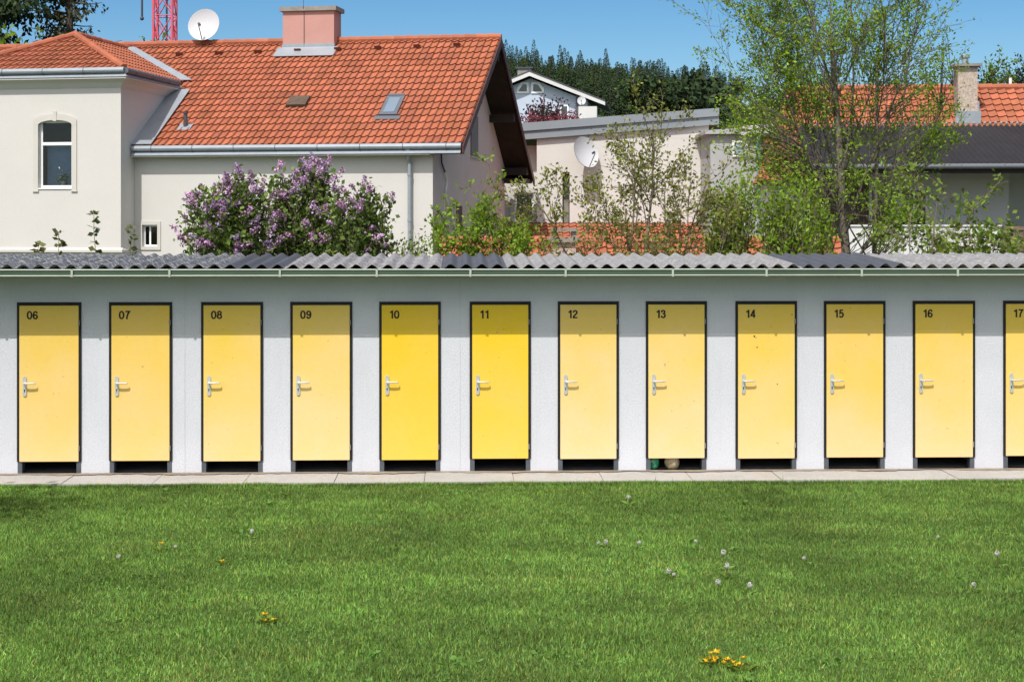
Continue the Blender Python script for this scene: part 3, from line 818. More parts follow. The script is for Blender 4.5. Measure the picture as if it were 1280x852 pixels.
# the projecting wing
WL = -14.3
ow = .16
WE = 7.33                                   # wing eaves height
wa = hit(MH, 48, 235, 'y', WY); wb = hit(MH, 90, 150, 'y', WY)
mb = MB()
wall_panel(mb, (WL, WY, 0), (1, 0, 0), (0, -1, 0), WX - WL, 0, 7.02, [(wa.x - WL, wa.z, wb.x - WL, wb.z)], .25)
mb.prism([(WX, WY + .002, 0), (WX, 3.6, 0), (WX, 3.6, 7.02), (WX, WY + .002, 7.02)], (-.25, 0, 0))
mb.box(WL, WY + .26, 0, WL + .25, 3.6, 7.02)
wing = mb.build('wing_wall', M['cream'], house)
mb = MB()
bz = hit(MH, 80, 313, 'y', WY).z
mb.prism([(WL, WY - .002, bz - .06), (WL, WY - .07, bz - .05), (WL, WY - .07, bz + .02), (WL, WY - .002, bz + .08)], (WX - WL + .07, 0, 0))
mb.prism([(WX + .002, WY - .002, bz - .06), (WX + .07, WY - .002, bz - .05), (WX + .07, WY - .002, bz + .02), (WX + .002, WY - .002, bz + .08)], (0, -WY - .01, 0))
mb.build('plinth_band', M['cream_trim'], wing)
mb = MB()                                    # coved cornice under the wing's eaves
cov = [(0.002, 6.80), (.04, 6.85), (.10, 6.95), (.20, 7.03), (.28, 7.05), (.28, 7.09), (.002, 7.09)]
ncv = len(cov)
vs_ = [(WL, WY - d, z) for d, z in cov] + [(WX + d, WY - d, z) for d, z in cov] + [(WX + d, 3.6, z) for d, z in cov]
mb.add(vs_, [(r_ * ncv + k_, r_ * ncv + (k_ + 1) % ncv, (r_ + 1) * ncv + (k_ + 1) % ncv, (r_ + 1) * ncv + k_) for r_ in (0, 1) for k_ in range(ncv)] + [tuple(range(ncv)), tuple(range(2 * ncv, 3 * ncv))[::-1]])
mb.build('cornice', M['cream'], wing)
mb = MB()
mb.prism([(WL, WY - ow + .02, WE - .05), (WX + ow - .02, WY - ow + .02, WE - .05), (WX + ow + .14, WY - ow - .14, WE - .22), (WL, WY - ow - .14, WE - .22)], (0, 0, -.015))
mb.prism([(WX + ow - .02, WY - ow + .02, WE - .05), (WX + ow - .02, 3.0, WE - .05), (WX + ow + .14, 3.0, WE - .22), (WX + ow + .14, WY - ow - .14, WE - .22)], (0, 0, -.015))
mb.build('fascia', M['zinc'], wing)
gutter_run(wing, (WL, WY - ow - .08, WE - .04), (WX + ow + .05, WY - ow - .08, WE - .04), .085)
gutter_run(wing, (WX + ow + .08, WY - ow - .05, WE - .05), (WX + ow + .08, 2.75, WE - .07), .085, m='zinc_dark')
xc = (WL + WX) / 2; hw = (WX - WL) / 2 + ow
apz = WE + hw * math.tan(R(25.0)); apy = WY - ow + hw
sv = Vector((0, hw, apz - WE)); n_ = sv.length
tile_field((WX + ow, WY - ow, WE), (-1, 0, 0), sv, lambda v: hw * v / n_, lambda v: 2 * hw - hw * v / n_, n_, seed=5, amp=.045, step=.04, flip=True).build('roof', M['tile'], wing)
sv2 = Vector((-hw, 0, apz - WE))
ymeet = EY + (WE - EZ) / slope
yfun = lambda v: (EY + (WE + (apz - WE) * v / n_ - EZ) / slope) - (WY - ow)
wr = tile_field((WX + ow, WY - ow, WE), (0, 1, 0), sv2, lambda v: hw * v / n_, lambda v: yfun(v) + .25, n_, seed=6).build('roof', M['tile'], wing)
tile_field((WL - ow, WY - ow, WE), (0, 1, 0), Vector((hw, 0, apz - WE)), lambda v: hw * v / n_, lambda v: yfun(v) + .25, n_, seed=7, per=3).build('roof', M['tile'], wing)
mb = MB()
cap_tiles(mb, (WX + ow, WY - ow, WE), (xc, apy, apz), seed=3); cap_tiles(mb, (WL - ow, WY - ow, WE), (xc, apy, apz), seed=4)
cap_tiles(mb, (xc, apy, apz), (xc, yfun(n_) + WY - ow, apz), seed=5); mb.build('ridge_cap', M['tile'], wr)
mb = MB()                                    # zinc valleys between wing and main roof
v0 = Vector((WX + .0, EY - .02, zr(EY - .02))); v1 = Vector((WX + .0, 2.75, zr(2.75)))
mb.prism([v0 + Nv * .085, v0 + Nv * .085 + Vector((.62, 0, 0)), v1 + Nv * .085 + Vector((.62, 0, 0)), v1 + Nv * .085], Nv * .02)
ya, yb = ymeet, yfun(n_) + WY - ow
va, vb = Vector((WX + ow, ya, WE)), Vector((xc, yb, apz))
wv_ = Vector((.26, 0, 0))
mb.prism([va + Nv * .08 - wv_ * .2, va + Nv * .08 + wv_ * 1.2, vb + Nv * .08 + wv_ * 1.2, vb + Nv * .08 - wv_ * .2], Nv * .02)
mb.build('valley_flashing', M['zinc'], wing)
ww, wh = wb.x - wa.x, wb.z - wa.z
wn = window(wing, (wa.x, WY, wa.z), (1, 0, 0), (0, -1, 0), ww, wh, .12, .075, cross=(wh * .655,), back='room')
mb = MB(); mb.box(wa.x + .10, WY + .36, wa.z + .05, wb.x - .1, WY + .38, wa.z + wh * .64); mb.build('curtain', M['curtain'], wn)
mb = MB()                                    # arched surround with a key stone and small feet
b = .15; cx_, z0_, z1_ = (wa.x + wb.x) / 2, wa.z, wb.z
def arc(xo, zs, rise, n=12): return [(cx_ + xo * math.cos(t), zs + rise * math.sin(t)) for t in [math.pi * k_ / n for k_ in range(n + 1)]]
outer = [(cx_ + ww / 2 + b, z0_ - .05)] + arc(ww / 2 + b, z1_ - .02, .20) + [(cx_ - ww / 2 - b, z0_ - .05)]
inner = [(cx_ - ww / 2, z0_ - .05)] + arc(ww / 2, z1_ - .16, .16)[::-1] + [(cx_ + ww / 2, z0_ - .05)]
mo = arc(ww / 2 + b, z1_ - .02, .20); mi = arc(ww / 2, z1_ - .14, .14)
for k_ in range(12):
    mb.prism([(mo[k_][0], WY - .002, mo[k_][1]), (mo[k_ + 1][0], WY - .002, mo[k_ + 1][1]), (mi[k_ + 1][0], WY - .002, mi[k_ + 1][1]), (mi[k_][0], WY - .002, mi[k_][1])], (0, -.028, 0))
mb.box(cx_ - ww / 2 - b, WY - .028, z0_ - .07, cx_ - ww / 2, WY - .002, z1_ - .021 if False else z1_ - .14); mb.box(cx_ + ww / 2, WY - .028, z0_ - .07, cx_ + ww / 2 + b, WY - .002, z1_ - .14)
for s_ in (-1, 1): mb.box(cx_ + s_ * (ww / 2 + b * .5) - b * .62, WY - .04, z0_ - .11, cx_ + s_ * (ww / 2 + b * .5) + b * .62, WY - .0025, z0_ - .071)
mb.box(cx_ - .055, WY - .045, z1_ - .03, cx_ + .055, WY - .03, z1_ + .25)
mb.prism([(cx_ + ww / 2 + b, WY - .002, z1_ - .14), (cx_ + ww / 2 + b, WY - .002, z1_ - .02), (cx_ + ww / 2, WY - .002, z1_ - .14)], (0, -.028, 0))
mb.prism([(cx_ - ww / 2 - b, WY - .002, z1_ - .14), (cx_ - ww / 2 - b, WY - .002, z1_ - .02), (cx_ - ww / 2, WY - .002, z1_ - .14)], (0, -.028, 0))
mb.build('window_surround', M['cream_trim'], wing)
mb = MB(); mb.box(wa.x + .003, WY - .03, wa.z - .035, wb.x - .003, WY + .11, wa.z - .003); mb.build('window_sill', M['white'], wing)
# flowers on the inner sill
fp = MH @ Vector((wa.x + ww * .62, WY + .26, wa.z + .06))
fl = thing('potted_flowers', 'pot of pale blue flowers behind the arched window pane', 'flowers', fp)
mb = MB(); mb.lathe([(.06, 0), (.085, .13), (.09, .14)], (0, 0, 0), 12); mb.build('pot', M['white'], fl, smooth=True)
rgn = np.random.default_rng(8)
def leaf_quads(pos, axis, size, rg, tint, width=.55):
    n = len(pos)
    ax = axis / np.maximum(np.linalg.norm(axis, axis=1, keepdims=True), 1e-6)
    rv = rg.normal(size=(n, 3)); sd = np.cross(ax, rv); sd /= np.maximum(np.linalg.norm(sd, axis=1, keepdims=True), 1e-6)
    s_ = (size * rg.uniform(.65, 1.3, n))[:, None]
    V = np.stack([pos, pos + ax * s_ * .5 + sd * s_ * width * .5, pos + ax * s_, pos + ax * s_ * .5 - sd * s_ * width * .5], 1).reshape(-1, 3)
    F = np.arange(n * 4).reshape(n, 4)
    T = np.repeat(tint, 4, axis=0)
    return V, F, T
def tints(rg, n, lo=.6, hi=1.4, warm=.12):
    g = rg.uniform(lo, hi, n)
    return np.stack([g * (1 + rg.uniform(-warm, warm, n)), g, g * rg.uniform(.75, 1.1, n)], 1)
n = 60
pos = rgn.normal(0, .11, (n, 3)) * (1, .5, .8) + (0, 0, .28)
V, F, T = leaf_quads(pos, rgn.normal(size=(n, 3)), .07, rgn, tints(rgn, n)); np_mesh('blossoms', V, F, T, pmat('pale_petals', (.5, .55, .62), .7, .1, attr=True), fl)
pos = rgn.normal(0, .10, (n, 3)) * (1, .5, .7) + (0, 0, .2)
V, F, T = leaf_quads(pos, rgn.normal(size=(n, 3)), .08, rgn, tints(rgn, n)); np_mesh('leaves', V, F, T, M['leaf_mid'], fl)

# ------------------------------------------------------------------ satellite dishes
def dish(label, P, r, face, pole_to, tilt=18):
    """P: dish centre (world); face: heading it looks to; pole_to: list of points of the mount in world space"""
    t = thing('satellite_dish', label, 'satellite dish', pole_to[-1])
    o = Vector(pole_to[-1]); C_ = Vector(P) - o
    f = Vector((math.sin(face), -math.cos(face), math.tan(R(tilt)))).normalized()
    x = f.cross(Vector((0, 0, 1))).normalized(); y = x.cross(f).normalized()
    mb = MB(); nr, na = 6, 28
    for side, off in ((1, 0), (-1, -.02)):
        for i in range(nr):
            for k_ in range(na):
                def q(ii, kk):
                    rr = r * ii / nr; an = 2 * math.pi * kk / na
                    return C_ + x * (rr * math.cos(an)) + y * (rr * 1.06 * math.sin(an)) + f * (rr * rr / r * .28 - .28 * r + off)
                pq = [q(i, k_), q(i + 1, k_), q(i + 1, k_ + 1), q(i, k_ + 1)]
                mb.poly(*(pq if side == 1 else pq[::-1]))
    mb.build('reflector', M['dishwhite'], t, smooth=True)
    mb = MB()
    foc = C_ + f * (r * .80) - y * r * .30 + x * r * .02
    mb.tube([C_ - y * r * 1.0, foc - y * .05], .016, 6); mb.tube([foc - f * .02, foc - f * .14], [.045, .035], 10); mb.build('feed_arm', M['cable'], t)
    mb = MB(); mb.tube([C_ - f * (.28 * r + .04)] + [Vector(q) - o for q in pole_to], .03, 8); mb.obox(C_ - f * (.28 * r + .10) - x * .09 - y * .12, x * .18, y * .24, f * .07); mb.build('mount', M['cable'], t)
    return t
dy = hit(MH, 258, 32, 'y', RYL + .1)
P_ = MH @ Vector((dy.x, RYL - .15, dy.z)); base = MH @ Vector((dy.x + .05, RYL + .06, RZ + .05))
dish('large white satellite dish on the ridge of the orange tiled roof', P_, .53, R(-8), [MH @ Vector((dy.x + .05, RYL + .06, dy.z - .1)), base])

# ------------------------------------------------------------------ tower crane far behind
cp = at(206, 300, 120.0)
crane = thing('tower_crane', 'pink red lattice tower crane rising behind the orange ridge', 'crane', (cp.x, cp.y, float(hill_z(cp.x, cp.y)) - .2))
cz = crane.location.z
mb = MB(); hwc = .72; top = 34 - cz
for sx_ in (-1, 1):
    for sy in (-1, 1): mb.tube([(sx_ * hwc, sy * hwc, 0), (sx_ * hwc, sy * hwc, top)], .11, 6)
z = 0.0; k = 0
while z < top - 1.6:
    for s_ in (-1, 1):
        for fl_ in (0, 1):
            a_, b_ = (-hwc, hwc) if fl_ == 0 else (hwc, -hwc)
            mb.tube([(a_, s_ * hwc, z), (b_, s_ * hwc, z + 2.4)], .045, 4, False); mb.tube([(s_ * hwc, a_, z), (s_ * hwc, b_, z + 2.4)], .045, 4, False)
        mb.tube([(-hwc, s_ * hwc, z), (hwc, s_ * hwc, z)], .04, 4, False)
    z += 2.4
mb.build('mast', M['crane_red'], crane)
mb = MB()
for y in (-.18, .18): mb.tube([(.15, y, 0), (.15, y, top)], .035, 4)
z = 0
while z < top: mb.tube([(.15, -.18, z), (.15, .18, z)], .02, 4, False); z += .4
mb.build('ladder', M['cable'], crane)
mb = MB()
for y, zz in ((-.5, 0), (.5, 0), (0, 1.0)): mb.tube([(-24, y, top + zz), (9, y, top + zz)], .08, 5)
for i in range(33):
    x = -24 + i
    mb.tube([(x, -.5, top), (x + .5, 0, top + 1), (x + 1, .5, top)], .04, 4, False)
mb.build('jib', M['crane_red'], crane)
hk = at(177.5, 25, 120.0) - Vector(crane.location)
mb = MB(); mb.tube([(hk.x, 0, top), (hk.x, 0, hk.z + .2)], .085, 6); mb.ball((hk.x, 0, hk.z + .1), .16, 8); mb.build('hook_cable', M['cable'], crane)

# ------------------------------------------------------------------ cream building with the grey roof edge (middle)
p = at(671, 300, 56.0); MO = Vector((p.x, p.y, 0)); MA = R(-2.0); MM = mat_of(MO, MA)
mid = thing('flat_roofed_house', 'cream rendered building with a sloping grey metal roof edge and slit window', 'house', MO, MA)
xr_ = hit(MM, 886, 200, 'y', 0).x
s0, s1 = hit(MM, 703, 292, 'y', 0), hit(MM, 712, 215, 'y', 0)
zt_ = lambda x: 5.93 + (x + .5) * .075
mb = MB()
wall_panel(mb, (0, 0, 0), (1, 0, 0), (0, -1, 0), xr_, 0, zt_(0) - .003, [(s0.x, s0.z, s1.x, s1.z)], .22)
mb.prism([(0, .0, zt_(0)), (xr_, .0, zt_(0)), (xr_, .0, zt_(xr_))], (0, .2, 0))
mb.box(-.001, .222, 0, .25, .599, zt_(0) - .003); mb.box(xr_ - .25, .222, 0, xr_, 8, zt_(0) - .003)
mb.build('wall', M['cream_mid'], mid)
rw0, rw1 = hit(MM, 643, 278, 'y', .6), hit(MM, 667, 241, 'y', .6)
mb = MB(); wall_panel(mb, (-4, 0.6, 0), (1, 0, 0), (0, -1, 0), 4.0, 0, 5.75, [(rw0.x + 4, rw0.z, rw1.x + 4, rw1.z)], .2); mb.build('recessed_wall', M['cream_mid'], mid)
window(mid, (rw0.x, 0.6, rw0.z), (1, 0, 0), (0, -1, 0), rw1.x - rw0.x, rw1.z - rw0.z, .08, .07)
mb = MB(); surround(mb, (rw0.x, 0.6, rw0.z), (1, 0, 0), (0, -1, 0), rw1.x - rw0.x, rw1.z - rw0.z, .17, .06); mb.build('window_surround', M['cream_trim'], mid)
mb = MB(); mb.box(s0.x - .02, .2, s0.z, s1.x + .02, .22, s1.z); sw2 = mb.build('window', M['room'], mid)
mb = MB(); mb.box(s0.x + .03, .17, s0.z + .02, s1.x - .03, .19, s0.z + (s1.z - s0.z) * .55); mb.build('blind', pmat('grey_blind', (.20, .19, .17), .8, .3, 6), sw2)
mb = MB()
def band(y0, d0, d1, th_):
    mb.prism([(-4.5, y0, zt_(-4.5) + d0), (xr_ + .35, y0, zt_(xr_ + .35) + d0), (xr_ + .35, y0, zt_(xr_ + .35) + d1), (-4.5, y0, zt_(-4.5) + d1)], (0, th_, 0))
band(-.16, .0, .30, .05); band(-.23, .302, .56, .05)
mb.prism([(-4.5, -.21, zt_(-4.5) + .562), (xr_ + .35, -.21, zt_(xr_ + .35) + .562), (xr_ + .35, 9, zt_(xr_ + .35) + .562), (-4.5, 9, zt_(-4.5) + .562)], (0, 0, .03))
rf = mb.build('roof', M['grey_metal'], mid)
mb = MB(); mb.prism([(-4.5, -.108, zt_(-4.5) + .01), (xr_ + .3, -.108, zt_(xr_ + .3) + .01), (xr_ + .3, 5, zt_(xr_ + .3) + .01), (-4.5, 5, zt_(-4.5) + .01)], (0, 0, .06))
for k_ in range(14): mb.box(-4.4 + k_ * .30, 0.1, zt_(-4.4 + k_ * .3) - .10, -4.3 + k_ * .30, .59, zt_(-4.4 + k_ * .3) + .0)
mb.build('timber_soffit', M['wood'], rf)
P_ = hit(MM, 733, 190, 'y', -.55)
dish('white wall mounted satellite dish above the slit window, half hidden by twigs', MM @ Vector((P_.x, -.62, P_.z)), .55, R(38), [MM @ Vector((P_.x - .12, -.2, P_.z - .15)), MM @ Vector((P_.x - .15, -.01, P_.z - .15))])

# low tiled roofs in front of it
def low_roof(name, label, Yt, pxl, pxr, py_top, drop_y, slope_, seed, m, rear=True):
    l, r = at(pxl, py_top, Yt), at(pxr, py_top, Yt)
    t = thing(name, label, 'outbuilding', (l.x, Yt, 0))
    W_, zt = r.x - l.x, l.z
    mb = MB(); mb.box(.15, -drop_y + .25, 0, W_ - .15, -drop_y + .45, zt - slope_ * drop_y - .02); mb.box(.15, drop_y * .6 if rear else -.25, 0, W_ - .15, drop_y * .6 + .2 if rear else -.02, zt - .5 if not rear else zt - slope_ * drop_y - .02)
    mb.box(.15, -drop_y + .451, 0, .35, -.26, zt - slope_ * drop_y - .02); mb.box(W_ - .35, -drop_y + .451, 0, W_ - .15, -.26, zt - slope_ * drop_y - .02)
    mb.build('wall', M['cream'], t)
    sv = Vector((0, drop_y, slope_ * drop_y))
    rf = tile_field((0, -drop_y, zt - slope_ * drop_y), (1, 0, 0), sv, lambda v: 0, lambda v: W_, sv.length, tw=.26, cl=.34, amp=.045, step=.04, seed=seed).build('roof', M[m], t)
    if rear:
        sv = Vector((0, -drop_y, slope_ * drop_y))
        tile_field((0, drop_y, zt - slope_ * drop_y), (1, 0, 0), sv, lambda v: 0, lambda v: W_, sv.length, tw=.26, cl=.34, seed=seed + 1, per=3).build('roof', M[m], t)
        mb = MB(); cap_tiles(mb, (0, 0, zt), (W_, 0, zt), .12, .4, .03, seed); mb.build('ridge_cap', M[m], rf)
    return t, W_, zt
low_roof('lean_to', 'lean-to with red clay tiles against the cream building with the slit window', 55.9, 603, 890, 279, 3.6, .36, 21, 'tile', False)
gar, gw, gz = low_roof('garage', 'low garage with bright orange clay tiles and a stubby weathered chimney behind the shed', 36.0, 548, 1052, 303, 3.4, .47, 31, 'tile_far', True)
q = at(705, 300, 35.0) - Vector(gar.location)
mb = MB(); mb.box(q.x - .26, -1.15, gz - .9, q.x + .26, -.7, gz + .02); chm = mb.build('chimney', M['mottled'], gar)
mb = MB(); mb.box(q.x - .36, -1.24, gz + .022, q.x + .36, -.6, gz + .12)
for s_ in (-1, 1):
    for yy in (-1.12, -.8): mb.box(q.x + s_ * .22 - .05, yy, gz + .122, q.x + s_ * .22 + .05, yy + .1, gz + .26)
mb.box(q.x - .30, -1.18, gz + .262, q.x + .30, -.66, gz + .33); mb.build('chimney_cap', M['capstone'], chm)

# ------------------------------------------------------------------ pale blue house on the hillside
bp = at(690, 300, 110.0); bz0 = float(hill_z(bp.x, bp.y)) - .3; BO = Vector((bp.x, bp.y, bz0)); MBm = mat_of(BO, R(-6))
blue = thing('blue_house', 'pale blue house with white trimmed gable below the wooded hill', 'house', BO, R(-6))
apx = hit(MBm, 663, 92, 'y', 0); er = hit(MBm, 757, 129, 'y', 0)
sl_b = (apx.z - er.z) / (er.x - apx.x); hwb = 4.3
mb = MB(); gl = apx.x - hwb; gr = apx.x + hwb - .25
mb.prism([(gl, 0, 0), (gr, 0, 0), (gr, 0, apx.z - .35 - sl_b * (gr - apx.x)), (apx.x, 0, apx.z - .35), (gl, 0, apx.z - .35 - sl_b * hwb)], (0, 9, 0))
mb.build('wall', M['blue_render'], blue)
mb = MB(); ex = er.x
for s_, rx in ((-1, gl - .6), (1, ex)):
    dz = sl_b * abs(rx - apx.x)
    mb.prism([(apx.x, -.7, apx.z), (rx, -.7, apx.z - dz), (rx, -.7, apx.z - dz + .16), (apx.x, -.7, apx.z + .16)], (0, 10.4, 0))
rfb = mb.build('roof', M['slate'], blue)
mb = MB()
for rx in (gl - .6, ex):
    dz = sl_b * abs(rx - apx.x)
    mb.prism([(apx.x, -.72, apx.z + .02), (rx, -.72, apx.z - dz + .02), (rx, -.72, apx.z - dz - .22), (apx.x, -.72, apx.z - .24)], (0, -.06, 0))
mb.build('barge_board', M['pale_render'], rfb)
q = hit(MBm, 656, 90, 'y', 2.5); mb = MB(); mb.box(q.x - .5, 2.2, q.z - 1, q.x + .5, 3.0, q.z + .2); cb = mb.build('chimney', M['capstone'], rfb)
mb = MB(); mb.box(q.x - .62, 2.1, q.z + .202, q.x + .62, 3.1, q.z + .32); mb.build('chimney_cap', M['slate'], cb)
for l, r, dirn in ((646, 661, -1), (664, 680, 1)):
    a_, b_ = hit(MBm, l, 117, 'y', -.03), hit(MBm, r, 103, 'y', -.03)
    w_, h_ = b_.x - a_.x, b_.z - a_.z
    def shp(i): return [(a_.x + i, -.002, a_.z + i), (b_.x - i, -.002, a_.z + i), (b_.x - i, -.002, a_.z + h_ * (.95 if dirn < 0 else .45) - i), (b_.x - i - w_ * (.05 if dirn < 0 else .35), -.002, b_.z - i), (a_.x + i + w_ * (.35 if dirn < 0 else .05), -.002, b_.z - i), (a_.x + i, -.002, a_.z + h_ * (.45 if dirn < 0 else .95) - i)]
    mb = MB(); mb.prism(shp(0), (0, -.08, 0)); wn = mb.build('window', M['white'], blue)
    mb = MB(); mb.prism([(x, y - .082, z) for x, y, z in shp(.14)], (0, -.01, 0)); mb.build('pane', pmat('far_pane', (.05, .07, .09), .15, .1, spec=.6), wn)
a_, b_ = hit(MBm, 700, 141, 'y', -.03), hit(MBm, 711, 131, 'y', -.03)
mb = MB(); mb.box(a_.x, -.08, a_.z - 1.2, b_.x, -.002, b_.z); wn = mb.build('window', M['white'], blue)
mb = MB(); mb.box(a_.x + .12, -.09, a_.z - 1.1, b_.x - .12, -.082, b_.z - .12); mb.build('pane', bpy.data.materials['far_pane'], wn)
a_, b_ = hit(MBm, 723, 152, 'y', -1.2), hit(MBm, 746, 133, 'y', -1.2)
mb = MB(); mb.box(a_.x, -1.2, 0, b_.x, -.004, b_.z); mb.build('porch', M['pale_render'], blue)
a_ = hit(MBm, 721.5, 120, 'y', -.1); mb = MB(); mb.tube([(a_.x, -.1, 0), (a_.x, -.1, a_.z)], .09, 6); mb.build('downpipe', M['zinc_dark'], blue)
P_ = hit(MBm, 727, 126, 'y', -.9)
dish('small white satellite dish on the pale blue house below the wooded hill', MBm @ Vector((P_.x, -.95, P_.z)), .30, R(-5), [MBm @ Vector((P_.x - .1, -.5, P_.z - .1)), MBm @ Vector((P_.x - .2, -.02, P_.z - .1))])

# ------------------------------------------------------------------ right house: orange roof, black corrugated lean-to
RA = R(-5.0); p = at(952, 300, 49.5); RO = Vector((p.x, p.y, 0)); MR = mat_of(RO, RA)
rh = thing('veranda_house', 'white house with orange clay roof, black corrugated veranda roof and speckled chimney', 'house', RO, RA)
rE, rR, rEz = 0.0, 5.0, 4.25
rRz = hit(MR, 1250, 111, 'y', rR).z
sr = (rRz - rEz) / rR
RW = 15.0
LXC = hit(MR, 1020, 190, 'y', 1.0).x
sv = Vector((0, rR, rRz - rEz)); n_ = sv.length; hipx = hit(MR, 990, 116, 'y', rR).x
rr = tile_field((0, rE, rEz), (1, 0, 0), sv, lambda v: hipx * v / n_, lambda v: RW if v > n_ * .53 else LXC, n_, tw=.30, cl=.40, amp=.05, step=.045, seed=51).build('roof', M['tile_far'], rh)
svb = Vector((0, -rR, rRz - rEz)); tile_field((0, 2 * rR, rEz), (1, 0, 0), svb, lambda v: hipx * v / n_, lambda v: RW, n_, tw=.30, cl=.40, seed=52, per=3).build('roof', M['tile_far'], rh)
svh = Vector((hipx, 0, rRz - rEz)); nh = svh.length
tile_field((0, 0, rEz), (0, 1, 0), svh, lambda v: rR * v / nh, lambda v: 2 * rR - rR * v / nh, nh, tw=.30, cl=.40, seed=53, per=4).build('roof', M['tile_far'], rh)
mb = MB(); cap_tiles(mb, (hipx, rR, rRz), (RW, rR, rRz), .13, .42, .04, 54); cap_tiles(mb, (0, 0, rEz), (hipx, rR, rRz), .13, .42, .04, 55); mb.build('ridge_cap', M['tile_far'], rr)
mb = MB(); q = hit(MR, 1263, 103, 'y', rR); mb.tube([(q.x, rR, rRz), (q.x, rR, q.z + .15)], .05, 8); mb.build('vent_pipe', M['white'], rr)
# corrugated lean-to roof
dT = 2.74; zT = rEz + sr * dT + .10; fY = -2.7; zF = hit(MR, 1240, 204, 'y', fY).z
lx = hit(MR, 1016, 190, 'y', fY).x
mb = MB(); vs, fs = [], []
per, wv2 = 8, .177; nw_ = int((RW - lx) / wv2); NX = nw_ * per + 1
for (y, z) in ((fY, zF), (dT, zT)):
    for i in range(NX):
        h = .03 * math.cos(2 * math.pi * i / per); vs.append((lx + i * wv2 / per, y, z + h))
for (y, z) in ((fY, zF), (dT, zT)):
    for i in range(NX):
        h = .03 * math.cos(2 * math.pi * i / per); vs.append((lx + i * wv2 / per, y, z + h - .012))
for i in range(NX - 1):
    fs += [(i, i + 1, NX + i + 1, NX + i), (2 * NX + i, 3 * NX + i, 3 * NX + i + 1, 2 * NX + i + 1), (i, 2 * NX + i, 2 * NX + i + 1, i + 1), (NX + i, NX + i + 1, 3 * NX + i + 1, 3 * NX + i)]
mb.add(vs, fs); vr = mb.build('veranda_roof', M['eternit'], rh)
mb = MB()
for i in range(nw_): mb.tube([(lx + i * wv2, dT - .05, zT + .035), (lx + i * wv2 + .02, dT + .12, zT + .10)], .045, 6)
mb.build('mortar_edge', M['capstone'], vr)
gutter_run(vr, (lx, fY - .08, zF - .09), (RW, fY - .08, zF - .09), .08, m='zinc_dark')
mb = MB(); mb.box(lx, fY + .05, zF - .30, RW, fY + .12, zF - .06); mb.build('fascia', M['brown'], vr)
# walls
yw = .6
wl1, wl2 = hit(MR, 1088, 285, 'y', yw), hit(MR, 1111, 235, 'y', yw); wl3, wl4 = hit(MR, 1126, 285, 'y', yw), hit(MR, 1160, 235, 'y', yw)
ce = hit(MR, 1261, 250, 'y', yw).x
mb = MB()
mb.box(.2, yw, 0, lx + .25, yw + .25, 4.35)
wall_panel(mb, (lx + .251, yw, 0), (1, 0, 0), (0, -1, 0), ce - lx - .251, 0, 5.25, [(wl1.x - lx - .251, wl1.z, wl2.x - lx - .251, wl2.z), (wl3.x - lx - .251, wl3.z, wl4.x - lx - .251, wl4.z)], .25)
mb.box(ce - .25, yw + .251, 0, ce, 2.6, 5.25); mb.box(ce + .001, 2.4, 0, RW - .2, 2.6, 5.7); mb.box(.2, yw + .251, 0, .45, 2 * rR - .6, 4.2); mb.box(.46, 2 * rR - .85, 0, RW - .2, 2 * rR - .6, 4.2)
mb.build('wall', M['pale_render'], rh)
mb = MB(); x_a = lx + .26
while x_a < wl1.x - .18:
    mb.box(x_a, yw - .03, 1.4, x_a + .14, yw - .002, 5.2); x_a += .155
mb.build('wall_shade_boards', M['wood_old'], rh)  # dark boards added to stand in for deep shade on this wall
window(rh, (wl1.x, yw, wl1.z), (1, 0, 0), (0, -1, 0), wl2.x - wl1.x, wl2.z - wl1.z, .08, .06)
window(rh, (wl3.x, yw, wl3.z), (1, 0, 0), (0, -1, 0), wl4.x - wl3.x, wl4.z - wl3.z, .08, .06, bars=((wl4.x - wl3.x) / 2,))
pr_ = hit(MR, 1251, 283, 'y', fY + .3); pl_ = hit(MR, 1060, 283, 'y', fY + .3)
mb = MB(); mb.box(pl_.x, fY + .3, 0, pr_.x, fY + .5, pr_.z); mb.box(pl_.x - .03, fY + .26, pr_.z + .002, pr_.x + .03, fY + .54, pr_.z + .05); mb.build('parapet', M['pale_render'], rh)
mb = MB()
bx = pr_.x + .05
for k_ in range(18): mb.box(bx + k_ * .13, fY + .34, 1.4, bx + k_ * .13 + .10, fY + .37, pr_.z - .12, tint=.7 + .5 * random.Random(k_).random())
mb.box(bx - .02, fY + .30, pr_.z - .10, bx + 2.5, fY + .40, pr_.z + .0); mb.build('balcony_boards', pmat('balcony_wood', (.17, .11, .075), .8, .3, 6, attr=True), rh)
mb = MB(); mb.box(.3, fY + .6, 1.2, RW - .3, yw, 1.38); mb.build('balcony_floor', M['capstone'], rh)
mb = MB()
x = hit(MR, 1030, 250, 'y', fY + .42).x; mb.box(x - .07, fY + .55, 0, x + .07, fY + .69, zF - .06)
mb.build('veranda_post', M['brown'], rh)
cl, cr = hit(MR, 1197.5, 120, 'y', 3.0), hit(MR, 1222, 83, 'y', 3.0)
mb = MB(); mb.box(cl.x, 3.0, rEz + sr * 3.0 - .4, cr.x, 3.7, cr.z); ck = mb.build('chimney', M['mottled'], rr)
mb = MB(); mb.box(cl.x - .13, 2.87, cr.z + .002, cr.x + .13, 3.83, cr.z + .09); mb.build('chimney_cap', M['capstone'], ck)
mb = MB(); cxm = (cl.x + cr.x) / 2 - .02; mb.lathe([(.11, 0), (.11, .22), (.15, .23), (.15, .30), (.02, .36)], (cxm, 3.35, cr.z + .09), 12); mb.build('cowl', M['zinc'], ck)
mb = MB(); zf0 = rEz + sr * 3.0; mb.box(cl.x - .10, 2.93, zf0 - .35, cr.x + .10, 2.997, zf0 + .42); mb.box(cr.x + .003, 3.0, zf0, cr.x + .06, 3.7, zf0 + .75); mb.build('flashing', M['zinc'], ck)

